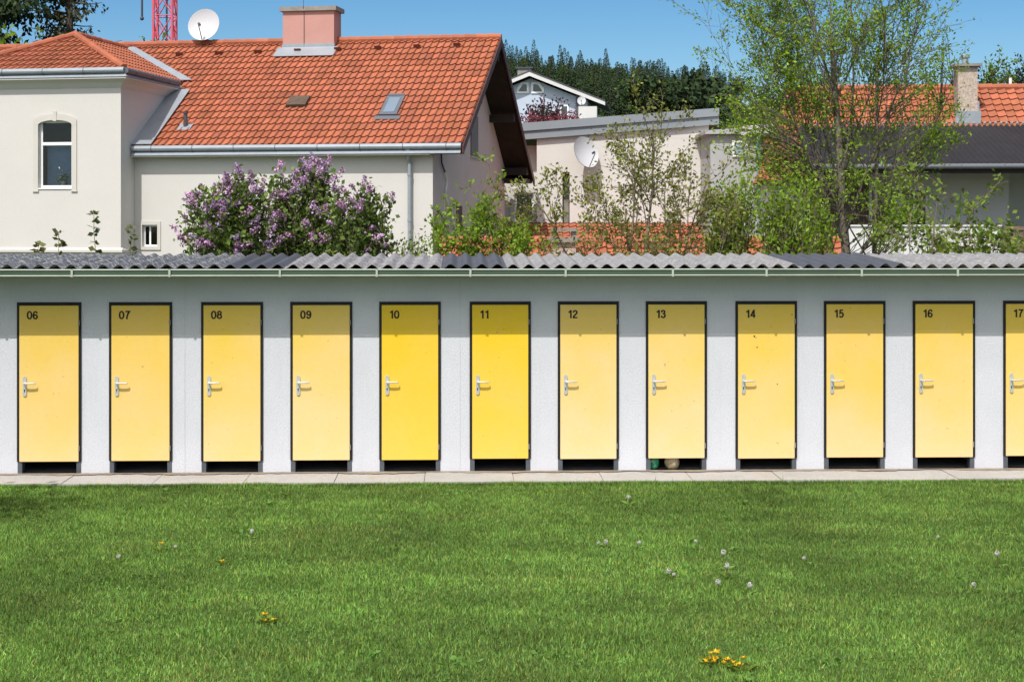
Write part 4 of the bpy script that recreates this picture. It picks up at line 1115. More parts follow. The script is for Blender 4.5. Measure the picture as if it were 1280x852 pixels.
# grey side building between the cream and the veranda house
p = at(888, 300, 53.0); GO = Vector((p.x, p.y, 0)); MG = mat_of(GO, 0)
gh = thing('grey_outbuilding', 'grey rendered outbuilding with white gable and teal downpipe half hidden by leaves', 'outbuilding', GO)
ge = hit(MG, 953, 200, 'y', 0).x; gt = hit(MG, 930, 168, 'y', 0).z
mb = MB(); mb.box(0, 0, 0, ge, 4, gt); mb.build('wall', M['grey_render'], gh)
mb = MB(); g0 = hit(MG, 928, 170, 'y', -.3); g1 = hit(MG, 956, 155, 'y', -.3)
mb.prism([(-.2, -.2, gt + .002), (ge + .3, -.2, gt + .002), (ge + .3, -.2, gt + .30), (-.2, -.2, gt + .12)], (0, 4.8, 0)); grf = mb.build('roof', M['grey_render'], gh)
mb = MB(); mb.prism([(ge - .75, -.24, gt - .04), (ge + .32, -.24, gt - .04), (ge + .32, -.24, gt + .36), (ge - .75, -.24, gt + .26)], (0, .035, 0)); mb.build('fascia', M['pale_render'], grf)
a_, b_ = hit(MG, 915, 196, 'y', 0), hit(MG, 934, 176, 'y', 0)
mb = MB(); mb.box(a_.x, -.06, a_.z, b_.x, -.002, b_.z); wn = mb.build('window', M['white'], gh)
mb = MB(); mb.box(a_.x + .07, -.07, a_.z + .07, b_.x - .07, -.062, b_.z - .07); mb.build('pane', pmat('sky_pane', (.28, .36, .45), .15, .1, spec=.6), wn)
a_ = hit(MG, 948, 180, 'y', -.15)
mb = MB(); mb.tube([(a_.x, -.15, gt), (a_.x + .05, -.15, 4.0), (a_.x + .15, -.15, 2.5), (a_.x + .15, -.15, 0)], .09, 8); mb.build('downpipe', M['teal'], gh)

# ------------------------------------------------------------------ plants
def perp_rand(d, rg):
    while True:
        v = Vector((rg.gauss(0, 1), rg.gauss(0, 1), rg.gauss(0, 1))); v = v - d * v.dot(d)
        if v.length > .1: return v.normalized()
def grow(segs, tips, p, d, L, r, lvl, P, rg):
    n = P['steps'][lvl]; pts = [p.copy()]; rad = [r]
    r1 = max(r * P['taper'][lvl], .003)
    for i in range(n):
        d = (d + Vector((rg.gauss(0, 1), rg.gauss(0, 1), rg.gauss(0, 1))) * P['wig'][lvl] + Vector((0, 0, P['up'][lvl]))).normalized()
        p = p + d * (L / n); pts.append(p.copy()); rad.append(r + (r1 - r) * (i + 1) / n)
    segs.append((pts, rad, lvl))
    if lvl >= P['leaf_from']:
        for i in range(1, n + 1): tips.append((pts[i], (pts[i] - pts[i - 1]).normalized(), lvl))
    if lvl + 1 < len(P['steps']):
        for c in range(P['kids'][lvl]):
            t = rg.uniform(P['t0'][lvl], 1.0) * n
            i = min(int(t), n - 1); f = t - i
            q = pts[i].lerp(pts[i + 1], f); dd = (pts[i + 1] - pts[i]).normalized()
            an = R(rg.uniform(*P['ang'][lvl]))
            cd_ = dd * math.cos(an) + perp_rand(dd, rg) * math.sin(an)
            grow(segs, tips, q, cd_, L * P['ratio'][lvl] * rg.uniform(.65, 1.15) * (1.15 - .45 * t / n), max(rad[i] * P['rr'][lvl], .003), lvl + 1, P, rg)
def wood_mesh(segs, name, m, parent):
    mb = MB()
    for pts, rad, lvl in segs: mb.tube(pts, rad, (8, 6, 4, 3, 3)[min(lvl, 4)], False)
    return mb.build(name, m, parent, smooth=True)
def leaves_on(tips, per, size, spread, rg, dirmix=.6, droop=0.0, lo=.6, hi=1.4, width=.55):
    P0 = np.repeat(np.array([t[0] for t in tips]), per, 0); D = np.repeat(np.array([t[1] for t in tips]), per, 0)
    n = len(P0)
    pos = P0 + rg.normal(0, spread, (n, 3))
    ax = D * dirmix + rg.normal(0, .6, (n, 3)) + np.array([0, 0, -droop])
    clump = np.repeat(rg.uniform(.8, 1.2, len(tips)), per)[:, None]
    return leaf_quads(pos, ax, size, rg, tints(rg, n, lo, hi) * clump, width)

def env(loc, px, py, rx, ry, Y, depth=.8):
    """an ellipsoid of foliage: centre and radii read off the photo at the distance where the plant stands"""
    c = at(px, py, Y) - Vector(loc); k_ = Y / FPX
    return (c, Vector((rx * k_, rx * k_ * depth, ry * k_)))
def fill_env(segs, tips, envs, counts, rg, r0=.012, base=.25, seglen=7, lvl=1, leaf_part=.55, shell=.45, limbs=None):
    """branches that curve up from the foot of the plant to points spread through its ellipsoids"""
    ends = []
    for (c, r), cnt in zip(envs, counts):
        for _ in range(cnt):
            d = Vector((rg.gauss(0, 1), rg.gauss(0, 1), rg.gauss(0, 1))).normalized() * rg.random() ** shell
            T = c + Vector((d.x * r.x, d.y * r.y, d.z * r.z))
            if T.z < .2: T.z = .2
            lim = [q for sg in limbs for q in sg if q.z < T.z - .35] if limbs else []
            if lim:
                lim = rg.sample(lim, max(1, len(lim) // 3))
                q = min(lim, key=lambda q: (q - T).length + .35 * abs((T.z - q.z) - 1.2))
            S = q.copy() if lim else Vector((c.x * base + rg.gauss(0, .10), rg.gauss(0, .10), T.z * rg.uniform(.0, .55)))
            K = Vector((S.x * .55 + T.x * .45, S.y * .55 + T.y * .45, S.z + (T.z - S.z) * .75))
            pts = []
            for k_ in range(seglen + 1):
                t = k_ / seglen
                pts.append(S * (1 - t) ** 2 + K * (2 * t * (1 - t)) + T * t * t + Vector((rg.gauss(0, .012), rg.gauss(0, .012), rg.gauss(0, .012))) * (1 if 0 < k_ else 0))
            segs.append((pts, [r0 * (1 - .8 * k_ / seglen) for k_ in range(seglen + 1)], 3 if r0 < .02 else 2))
            for k_ in range(int(seglen * (1 - leaf_part)) + 1, seglen + 1):
                tips.append((pts[k_], (pts[k_] - pts[k_ - 1]).normalized(), lvl))
            ends.append((pts[-1], (pts[-1] - c), d.length))
    return ends
def tree(name, label, cat, loc, starts, P, leaf, seed, bark='bark', group=None, crown_name='crown', trunk_name='trunk', filt=None, envs=(), counts=(), r0=.012, shell=.45):
    rg = random.Random(seed); ng = np.random.default_rng(seed)
    t = thing(name, label, cat, loc, 0, group)
    segs, tips = [], []
    for (o, d, L, r) in starts: grow(segs, tips, Vector(o), Vector(d).normalized(), L, r, 0, P, rg)
    if filt: tips = [x for x in tips if filt(x, rg)]
    if envs: fill_env(segs, tips, envs, counts, rg, r0, shell=shell, limbs=[sg[0] for sg in segs if sg[2] <= 1])
    wood_mesh(segs, trunk_name, M[bark], t)
    V, F, T = leaves_on(tips, leaf['per'], leaf['size'], leaf['spread'], ng, leaf.get('dirmix', .6), leaf.get('droop', 0), leaf.get('lo', .6), leaf.get('hi', 1.4), leaf.get('width', .55))
    np_mesh(crown_name, V, F, T, M[leaf['mat']], t)
    return t

# tall tree on the right
b = at(1066, 300, 27.0); bl = (b.x, 27, 0)
P_big = dict(steps=(8, 8, 6, 4), wig=(.03, .045, .08, .14), up=(.03, .07, .06, .03), taper=(.38, .25, .3, .4), kids=(12, 11, 6), t0=(.30, .16, .15),
             ang=((18, 42), (20, 42), (25, 60)), ratio=(.80, .36, .46), rr=(.36, .45, .6), leaf_from=2)
def big_filter(x, rg):
    p_ = x[0]
    if p_.z < 3.9 and abs(p_.x) < .55 and p_.y < .3: return rg.random() < .12
    return rg.random() < .38
tree('tall_tree', 'tall many stemmed tree with sparse fresh leaves reaching above the frame', 'tree', bl,
     [((0, 0, 0), (-.01, 0, 1), 6.2, .105), ((.30, .1, 0), (.11, .02, 1), 5.8, .06), ((-.06, .2, .6), (-.13, .05, 1), 4.8, .042)], P_big,
     dict(per=5, size=.062, spread=.048, mat='leaf_fresh', lo=.6, hi=1.4), 11, filt=big_filter,
     envs=[env(bl, 925, 160, 42, 45, 26.5), env(bl, 960, 205, 50, 40, 26.3), env(bl, 1140, 265, 60, 40, 26.2), env(bl, 1000, 125, 40, 40, 27), env(bl, 1165, 75, 55, 75, 27), env(bl, 1185, 160, 40, 45, 26.6), env(bl, 1090, 30, 80, 50, 27.2), env(bl, 990, 60, 38, 58, 27), env(bl, 1080, 215, 60, 45, 26.4)], counts=(80, 70, 70, 35, 60, 40, 50, 36, 36), r0=.010, shell=.5)
# many stemmed young fruit tree in the middle
P_sap = dict(steps=(8, 6, 4), wig=(.05, .09, .14), up=(.02, .05, .03), taper=(.3, .3, .4), kids=(14, 7), t0=(.22, .15), ang=((20, 50), (25, 60)), ratio=(.36, .42), rr=(.5, .6), leaf_from=1)
b = at(792, 318, 21.5); bl = (b.x, 21.5, .5)
tree('fruit_tree', 'many stemmed young tree with small olive leaves fanning over the shed roof', 'tree', bl,
     [((0, 0, 0), (-.85, .0, 1.0), 2.7, .026), ((0, .05, 0), (-.42, .1, 1), 2.9, .026), ((.02, .1, 0), (-.14, -.05, 1), 3.3, .028), ((.05, 0, 0), (.04, .05, 1), 3.9, .03), ((.1, 0, 0), (.28, .1, 1), 3.2, .026), ((.3, 0, 0), (.24, .0, 1), 2.9, .022), ((.1, .1, 0), (-.2, .2, 1), 2.7, .02), ((.4, 0, 0), (.48, .0, 1), 2.5, .022), ((-.2, .1, 0), (-.65, .0, 1), 2.3, .02)], P_sap,
     dict(per=5, size=.058, spread=.05, mat='leaf_olive', lo=.5, hi=1.4), 21, bark='twig', filt=lambda x, rg: rg.random() < .66)
# fresh green shoots beside the gable
P_sh = dict(steps=(9, 4), wig=(.05, .14), up=(.02, .03), taper=(.25, .4), kids=(18,), t0=(.1,), ang=((25, 70),), ratio=(.13,), rr=(.5,), leaf_from=0)
b = at(598, 318, 21.0); bl = (b.x, 21.0, .6)
tree('apple_shrub', 'fresh green shrub with tall upright shoots in front of the pinkish gable wall', 'shrub', bl,
     [((-.1, 0, 0), (-.06, 0, 1), 3.25, .018), ((.05, 0, 0), (.42, 0, 1), 2.4, .016), ((.0, .1, 0), (.20, .1, 1), 2.3, .015), ((-.35, .05, 0), (-.10, .0, 1), 2.7, .015), ((-.42, .0, 0), (-.06, .0, 1), 2.5, .015), ((.35, 0, 0), (.22, .0, 1), 2.0, .014)], P_sh,
     dict(per=7, size=.06, spread=.045, mat='leaf_fresh', lo=.55, hi=1.3), 31, bark='twig', filt=lambda x, rg: rg.random() < .9,
     envs=[env(bl, 600, 290, 32, 34, 21), env(bl, 560, 300, 25, 28, 21), env(bl, 640, 300, 40, 22, 21), env(bl, 608, 265, 16, 28, 21)], counts=(32, 16, 20, 14), r0=.007)
b = at(512, 330, 21.0); bl = (b.x, 21.0, .4)
tree('privet_bush', 'small fresh bush beside the grey downpipe at the end of the lilacs', 'shrub', bl, [], P_sh,
     dict(per=4, size=.055, spread=.05, mat='leaf_mid', lo=.55, hi=1.4), 33, bark='twig', envs=[env(bl, 500, 312, 16, 14, 21), env(bl, 525, 308, 12, 22, 21)], counts=(22, 20), r0=.008)
# leafy hedge bushes at the foot of the tall tree
P_bush = dict(steps=(6, 5, 3), wig=(.08, .12, .2), up=(.05, .04, .02), taper=(.4, .4, .5), kids=(14, 7), t0=(.12, .1), ang=((25, 65), (25, 70)), ratio=(.40, .5), rr=(.6, .6), leaf_from=1)
for px, Y, es, sd_, lab in ((915, 22.6, ((912, 285, 34, 40), (932, 240, 28, 40), (895, 305, 20, 22), (905, 250, 20, 30)), 41, 'loose bright green bush growing right of the olive leaved tree'),
                            (985, 22.0, ((975, 290, 36, 40), (985, 248, 34, 34), (962, 262, 24, 34), (1000, 290, 26, 34)), 42, 'bright green bush between the loose bush and the tall tree trunk'),
                            (1032, 22.8, ((1022, 285, 28, 42), (1012, 252, 24, 34)), 43, 'dense green bush hiding the foot of the tall tree trunk')):
    b = at(px, 318, Y); bl = (b.x, Y, .2)
    tree('leafy_bush', lab, 'bush', bl, [], P_bush, dict(per=5, size=.066, spread=.06, mat='leaf_fresh', lo=.6, hi=1.35), sd_, bark='twig', group='bushes along the back of the shed',
         envs=[env(bl, *e_, Y) for e_ in es], counts=[45] * len(es), r0=.010)
# leafy sprays on the right
P_spr = dict(steps=(7, 6, 4), wig=(.06, .08, .12), up=(.02, -.01, -.03), taper=(.4, .4, .5), kids=(12, 8), t0=(.2, .1), ang=((40, 75), (25, 55)), ratio=(.42, .5), rr=(.5, .6), leaf_from=1)
for px, Y, hgt, sd_, lab in ((1160, 24.0, 3.0, 51, 'elder bush with flat leafy sprays in front of the white veranda wall'), (1262, 23.5, 2.9, 52, 'leafy climber hanging beside the wooden balcony boards')):
    b = at(px, 318, Y); rg = random.Random(sd_)
    tree('elder_bush', lab, 'bush', (b.x, Y, .2), [((rg.uniform(-.4, .4), 0, 0), (rg.uniform(-.4, .4), rg.uniform(-.3, .3), 1), hgt * rg.uniform(.85, 1.1), .02) for _ in range(4)], P_spr,
         dict(per=2, size=.10, spread=.05, mat='leaf_mid', lo=.6, hi=1.35, droop=.3), sd_, bark='twig', filt=lambda x, rg: rg.random() < (.55 if sd_ == 51 else .8))
# lilacs
def lilac(px, Y, es, seed, label, flowers):
    b = at(px, 318, Y); rg = random.Random(seed); ng = np.random.default_rng(seed); bl = (b.x, Y, .1)
    t = thing('lilac_bush', label, 'bush', bl, 0, 'flowering lilacs behind the shed')
    segs, tips = [], []
    ends = fill_env(segs, tips, [env(bl, *e_[:4], Y) for e_ in es], [e_[4] for e_ in es], rg, .012)
    wood_mesh(segs, 'trunk', M['twig'], t)
    V, F, T = leaves_on(tips, 6, .072, .062, ng, .4, 0, .4, 1.5, .7)
    np_mesh('foliage', V, F, T, M['leaf_lilac'], t)
    ends = [e_ for e_ in ends if e_[2] > .62]
    rg.shuffle(ends)
    pos, axs, tn = [], [], []
    for tip, out, _ in ends[:flowers]:
        d = (out.normalized() * .7 + Vector((0, -.25, .8))).normalized(); tip = tip + d * .02
        L = rg.uniform(.11, .21); g = rg.uniform(.65, 1.35); hue = rg.uniform(.9, 1.2)
        for _ in range(60):
            f = rg.random() ** .8; wd = .042 * (1 - .75 * f)
            pos.append(tip + d * (L * f) + Vector((rg.gauss(0, wd), rg.gauss(0, wd), rg.gauss(0, wd * .6)))); axs.append((rg.gauss(0, 1), rg.gauss(0, 1), rg.gauss(0, 1)))
            k_ = g * rg.uniform(.7, 1.3); tn.append((k_ * hue, k_, k_ * 1.0))
    V, F, T = leaf_quads(np.array(pos), np.array(axs), .030, ng, np.array(tn), .9)
    np_mesh('blossoms', V, F, T, M['blossom'], t)
lilac(283, 20.8, ((281, 284, 46, 48, 120), (268, 252, 28, 24, 45), (303, 243, 24, 24, 45), (240, 285, 12, 22, 12), (300, 306, 45, 20, 50), (325, 262, 16, 26, 26)), 61, 'rounded lilac bush with most purple blossom, farthest from the grey downpipe', 105)
lilac(378, 21.4, ((378, 275, 46, 46, 110), (398, 228, 30, 20, 50), (350, 236, 24, 22, 40), (388, 222, 16, 9, 10), (392, 303, 52, 22, 55), (338, 300, 22, 24, 25)), 62, 'tallest lilac bush with purple blossom, between two lower ones', 95)
lilac(448, 20.9, ((440, 288, 40, 36, 80), (458, 252, 22, 22, 40), (424, 262, 16, 30, 30), (476, 268, 14, 24, 20), (478, 300, 12, 20, 16)), 63, 'lilac bush with few blossoms next to the grey downpipe', 34)
# shoots looking over the shed roof on the left
for px, py, lab in ((51, 304, 'shortest of four weed shoots peeping over the corrugated roof'), (76, 291, 'leafy weed shoot between the shortest and the tallest shoot over the roof'),
                    (120, 266, 'tallest of four weed shoots standing above the corrugated roof'), (161, 281, 'weed shoot over the roof in front of the house corner')):
    b = at(px, py, 20.3); rg = random.Random(px); ng = np.random.default_rng(px)
    t = thing('weed_shoot', lab, 'plant', (b.x, 20.3, 0), 0, 'weed shoots behind the shed')
    hgt = b.z
    pts = [(.03 * math.sin(k_ * .9 + px), 0, hgt * k_ / 12) for k_ in range(13)]
    mb = MB(); mb.tube(pts, [.012 - .0007 * k_ for k_ in range(13)], 5); mb.build('stem', M['stem'], t)
    pos, ax = [], []
    z = hgt - .85
    while z < hgt:
        for k_ in range(rg.choice((4, 5, 6))):
            an = rg.uniform(0, 6.28); pos.append((np.interp(z, [p_[2] for p_ in pts], [p_[0] for p_ in pts]), 0, z + rg.uniform(-.02, .02))); ax.append((math.cos(an), math.sin(an), rg.uniform(-.5, .5)))
        z += rg.uniform(.06, .13)
    V, F, T = leaf_quads(np.array(pos), np.array(ax), .095, ng, tints(ng, len(pos)), .75); np_mesh('leaves', V, F, T, leafm('shoot_leaf', (.12, .13, .055)) if px == 51 else bpy.data.materials['shoot_leaf'], t)

# purple leaved tree in front of the blue house
P_pur = dict(steps=(5, 5, 4), wig=(.05, .1, .15), up=(.03, .06, .04), taper=(.5, .4, .5), kids=(16, 9), t0=(.3, .1), ang=((25, 60), (25, 60)), ratio=(.45, .5), rr=(.55, .6), leaf_from=1)
b = at(684, 150, 96.0); gzz = float(hill_z(b.x, 96.0)); bl = (b.x, 96, gzz)
tree('purple_tree', 'dark purple leaved tree in front of the pale blue house', 'tree', bl, [], P_pur,
     dict(per=4, size=.20, spread=.14, mat='leaf_purple', lo=.4, hi=1.6), 71, bark='bark_dark', envs=[env(bl, 683, 142, 26, 14, 96), env(bl, 683, 127, 8, 8, 96), env(bl, 700, 132, 7, 9, 96), env(bl, 664, 135, 8, 8, 96)], counts=(60, 9, 8, 8), r0=.05)
b = at(686, 150, 92.0); gzz = float(hill_z(b.x, 92.0)); bl = (b.x, 92, gzz)
tree('red_hedge', 'low wine red hedge under the purple leaved tree', 'hedge', bl, [], P_pur,
     dict(per=4, size=.18, spread=.14, mat='leaf_red', lo=.5, hi=1.5), 78, bark='bark_dark', envs=[env(bl, 665, 152, 18, 8, 92), env(bl, 700, 150, 20, 8, 92), env(bl, 718, 147, 10, 7, 92)], counts=(40, 40, 16), r0=.04)

# conifers behind the left wing
def big_conifer(label, px, Y, ztop, width, seed, dens, mat_):
    rg = random.Random(seed); ng = np.random.default_rng(seed)
    b = at(px, 60, Y); g0 = float(hill_z(b.x, Y)) - .2
    t = thing('conifer_tree', label, 'tree', (b.x, Y, g0))
    H_ = ztop - g0; mb = MB()
    mb.tube([(0, 0, 0), (.05, 0, H_ * .5), (0, .05, H_)], [.30, .2, .03], 8)
    pos, ax = [], []
    z = H_ * .22
    while z < H_:
        f = (z - H_ * .22) / (H_ * .78); L0 = width * (1 - f) ** .75 + .25
        for k_ in range(rg.choice((3, 4, 5))):
            an = rg.uniform(0, 6.28); L = L0 * rg.uniform(.6, 1.15)
            d = Vector((math.cos(an), math.sin(an), .15)); pts = [Vector((0, 0, z))]
            for s_ in range(5):
                d = (d + Vector((rg.gauss(0, .08), rg.gauss(0, .08), -.08 + .05 * s_))).normalized(); pts.append(pts[-1] + d * L / 5)
            mb.tube(pts, [.05, .04, .03, .025, .02, .01], 4, False)
            for s_ in range(1, 6):
                for _ in range(dens):
                    q = pts[s_].lerp(pts[s_ - 1], rg.random())
                    pos.append(q + Vector((rg.gauss(0, .18), rg.gauss(0, .18), -abs(rg.gauss(0, .28))))); ax.append((rg.gauss(0, .6), rg.gauss(0, .6), -.7 + rg.gauss(0, .4)))
        z += rg.uniform(.28, .55)
    mb.build('trunk', M['bark_dark'], t)
    V, F, T = leaf_quads(np.array(pos), np.array(ax), .30, ng, tints(ng, len(pos), .45, 1.5), .45); np_mesh('crown', V, F, T, M[mat_], t)
big_conifer('dark conifer cut by the frame edge behind the orange wing roof', -6, 72, 23, 3.9, 81, 34, 'needle')
big_conifer('olive toned conifer with drooping gappy branches behind the orange wing roof', 86, 74, 20.5, 2.9, 82, 9, 'needle_olive')

# broadleaf trees beyond the roofs
P_far = dict(steps=(5, 5, 4), wig=(.05, .1, .16), up=(.04, .05, .02), taper=(.5, .4, .5), kids=(18, 9), t0=(.3, .1), ang=((25, 70), (25, 65)), ratio=(.55, .5), rr=(.5, .6), leaf_from=1)
for i, (px, Y, py, m_, lab) in enumerate((
        (4, 64, 46, 'leaf_fresh', 'bright green treetop over the roof edge beside the dark conifer'),
        (172, 100, 56, 'leaf_mid', 'rounded treetop showing over the ridge next to the pink crane'),
        (960, 120, 104, 'broad_far', 'green tree behind the hipped end of the orange veranda house roof'), (1010, 130, 96, 'leaf_mid', 'green tree behind the crown of the tall tree, just left of its trunk'),
        (1080, 125, 100, 'broad_far', 'green tree behind the orange ridge at the tall tree trunk'), (1150, 130, 98, 'leaf_mid', 'green tree behind the orange ridge left of the speckled chimney'),
        (1238, 120, 86, 'leaf_mid', 'mid green tree rising behind the orange ridge right of the speckled chimney'), (1276, 125, 80, 'needle', 'dark round tree at the frame edge behind the white vent pipe'))):
    b = at(px, py, Y); gg = float(hill_z(b.x, Y)) - .1; hh = (b.z - gg)
    tree('broadleaf_tree', lab, 'tree', (b.x, Y, gg), [((0, 0, 0), (0, 0, 1), hh * .82, .18), ((.1, 0, 0), (.2, 0, 1), hh * .7, .12), ((-.1, 0, 0), (-.2, 0, 1), hh * .7, .12)], P_far,
         dict(per=3, size=.30, spread=.18, mat=m_, lo=.5, hi=1.4), 90 + i, bark='bark_dark', group='treetops beyond the roofs')

# conifers on the wooded hill
def hill_conifer(seed, H_, wd, m_, label):
    rg = random.Random(seed); ng = np.random.default_rng(seed)
    t = thing('hill_conifer', label, 'tree')
    mb = MB(); mb.tube([(0, 0, -1), (0, 0, H_)], [.22, .02], 5); mb.build('trunk', M['bark_dark'], t)
    pos, ax = [], []
    for _ in range(900):
        f = rg.random() ** 1.25; z = H_ * (.06 + .94 * f); L = wd * (1 - f) ** .78 + .06
        L *= .78 + .22 * math.sin(z * 5.5)
        an = rg.uniform(0, 6.28); q = L * rg.uniform(.55, 1.05)
        pos.append((q * math.cos(an), q * math.sin(an), z - q * .25)); ax.append((math.cos(an) * .8, math.sin(an) * .8, -.5 + rg.gauss(0, .3)))
    V, F, T = leaf_quads(np.array(pos), np.array(ax), wd * .42 * np.clip(1.15 - np.array(pos)[:, 2] / H_, .34, 1), ng, tints(ng, len(pos), .5, 1.5), .5); np_mesh('crown', V, F, T, M[m_], t)
    return t
def hill_broadleaf(seed, H_, wd, m_, label):
    rg = random.Random(seed); ng = np.random.default_rng(seed)
    t = thing('hill_broadleaf', label, 'tree')
    mb = MB(); mb.tube([(0, 0, -1), (0, 0, H_ * .7)], [.25, .08], 5); mb.build('trunk', M['bark_dark'], t)
    pos, ax = [], []
    cl_ = [(Vector((rg.gauss(0, wd * .45), rg.gauss(0, wd * .45), H_ * rg.uniform(.4, .9))), wd * rg.uniform(.3, .5)) for _ in range(9)]
    for c_, r_ in cl_:
        for _ in range(90):
            d = Vector((rg.gauss(0, 1), rg.gauss(0, 1), rg.gauss(0, 1))).normalized(); pos.append(c_ + d * r_ * rg.uniform(.7, 1.05)); ax.append((rg.gauss(0, 1), rg.gauss(0, 1), rg.gauss(0, 1)))
    V, F, T = leaf_quads(np.array(pos), np.array(ax), wd * .24, ng, tints(ng, len(pos), .5, 1.5), .7); np_mesh('crown', V, F, T, M[m_], t)
    return t
CL = ['dark narrow conifer in the wood on the hill', 'broad dark conifer in the wood on the hill', 'bluish slim conifer in the wood on the hill', 'tall ragged conifer in the wood on the hill']
protos = [hill_conifer(100, 14.5, 3.0, 'needle', CL[0]), hill_conifer(101, 12.5, 3.3, 'needle', CL[1]), hill_conifer(102, 14.5, 2.5, 'needle', CL[2]), hill_conifer(103, 17.0, 3.1, 'needle', CL[3])]
bprot = [hill_broadleaf(110, 10.5, 3.6, 'broad_far', 'lighter green broadleaf tree in the wood on the hill'), hill_broadleaf(111, 9.5, 3.2, 'leaf_mid', 'yellow green broadleaf tree in the wood on the hill')]
used = set(); rg = random.Random(7)
spots = []
for row, Y in enumerate([640, 632, 618, 600, 578, 552, 522, 488, 450, 412, 372, 330]):
    step = (3.5 if row < 3 else 4.2) / Y * FPX
    px = 608 + rg.uniform(0, 8)
    while px < (925 if row < 6 else 900):
        if not (Y < 500 and px < 728): spots.append((px + rg.uniform(-.3, .3) * step, Y + rg.uniform(-5, 5)))
        px += step * rg.uniform(.85, 1.2)
rg.shuffle(spots); spots = spots[:276]
for px in (1228, 1240, 1252, 1266, 1280, 1292, 960, 985, 1010, 1040, 1075, 1110, 1140, 1170, 1195, 150, 165, 180, 195): spots.append((px, 620 + rg.uniform(-10, 10)))
rg.shuffle(spots)
for px, Y in spots[:298]:
    X = (px - CX) / FPX * Y; z = float(hill_z(X, Y)) - .3
    br = rg.random() < .12
    pr = rg.choice(bprot) if br else protos[rg.choice((0, 0, 1, 2, 3))]
    o = pr if pr.name not in used else copy_tree(pr)
    used.add(pr.name)
    s_ = rg.choice((.72, .8, .86, .92, 1.0)) * rg.uniform(.95, 1.05)
    o.location = (X, Y, z); o.scale = (s_ * rg.uniform(.85, 1.1),) * 2 + (s_,); o.rotation_euler = (0, 0, rg.uniform(0, 6.28))
    o['group'] = 'trees of the wooded hill'
# darker pines nearer, right of the blue house
for px, Y, py, sd_ in ((812, 175, 96, 121), (838, 180, 92, 122), (866, 178, 88, 123), (890, 185, 92, 124)):
    b = at(px, py, Y); gg = float(hill_z(b.x, Y))
    t = hill_broadleaf(sd_, (b.z - gg) * 1.05, 3.0, 'needle', 'dark bushy pine standing lower than the hill wood, near the grey roof edge')
    t.name = 'bushy_pine'; t.location = (b.x, Y, gg); t['group'] = 'bushy pines behind the grey roof edge'

# tree beside the lawn whose crown throws the patch of shade at the left
P_sd = dict(P_far)
tree('shade_tree', 'leafy tree beside the lawn just outside the frame', 'tree', (-7.5, 13.15, 0), [((0, 0, 0), (0, 0, 1), 4.3, .15)], P_sd, dict(per=4, size=.16, spread=.12, mat='leaf_mid'), 131)

# ------------------------------------------------------------------ lawn grass, dandelions
def grass_mesh():
    ng = np.random.default_rng(3)
    N = 430000
    Y = 8.2 + (17.6 - 8.2) * ng.random(N) ** .92
    X = (ng.random(N) * 2 - 1) * (.40 * Y + .3)
    lim = 18 + X * math.tan(B_SHED) - .70 - .012 + ng.normal(0, .012, N)
    k_ = Y < lim; X, Y = X[k_], Y[k_]
    ex = 24000                                   # untrimmed fringe along the paving
    Xe = (ng.random(ex) * 2 - 1) * 7.4; Ye = 18 + Xe * math.tan(B_SHED) - .712 - np.abs(ng.normal(0, .03, ex))
    X, Y = np.concatenate([X, Xe]), np.concatenate([Y, Ye]); n = len(X)
    big = vnoise(X, Y, 1.3, 1) * .55 + vnoise(X, Y, .45, 2) * .3 + vnoise(X, Y, .16, 4) * .25
    dry = np.clip((vnoise(X, Y, .7, 5) - .66) * 2.5, 0, 1) * (ng.random(n) < .25) + (ng.random(n) < .012) * 1.0
    h = ng.uniform(.018, .042, n) * (.75 + .5 * vnoise(X, Y, .35, 9))
    h[-ex:] *= 1.35
    tall = ng.random(n) < .004; h[tall] *= 2.0
    wd = ng.uniform(.0035, .0065, n)
    an = ng.uniform(0, 6.283, n); lean = np.abs(ng.normal(0, .55, n))
    dx_, dy_ = np.cos(an), np.sin(an)
    ph = ng.uniform(0, 6.283, n)
    sxv, syv = np.cos(ph) * wd, np.sin(ph) * wd
    V = np.zeros((n, 3, 3))
    V[:, 0] = np.stack([X - sxv, Y - syv, np.full(n, -.002)], 1)
    V[:, 1] = np.stack([X + sxv, Y + syv, np.full(n, -.002)], 1)
    V[:, 2] = np.stack([X + dx_ * lean * h, Y + dy_ * lean * h, h / np.sqrt(1 + lean ** 2 * .6)], 1)
    band = 1 + .07 * np.sin((Y * .93 + X * .22) * 6.283 / .95) + .05 * np.sin((Y + X * .1) * 6.283 / .37)
    g = (.38 + 1.05 * big) * band * ng.uniform(.42, 1.7, n)
    T = np.stack([g * ng.uniform(.75, 1.25, n) * (1 + dry * .9), g * (1 + dry * .15), g * ng.uniform(.7, 1.2, n) * (1 + dry * .6)], 1)
    o = np_mesh('grass', V.reshape(-1, 3), np.arange(n * 3).reshape(n, 3), np.repeat(T, 3, 0), M['grass'])
    tag(o, 'short mown green grass of the lawn', 'grass', kind='stuff')
grass_mesh()

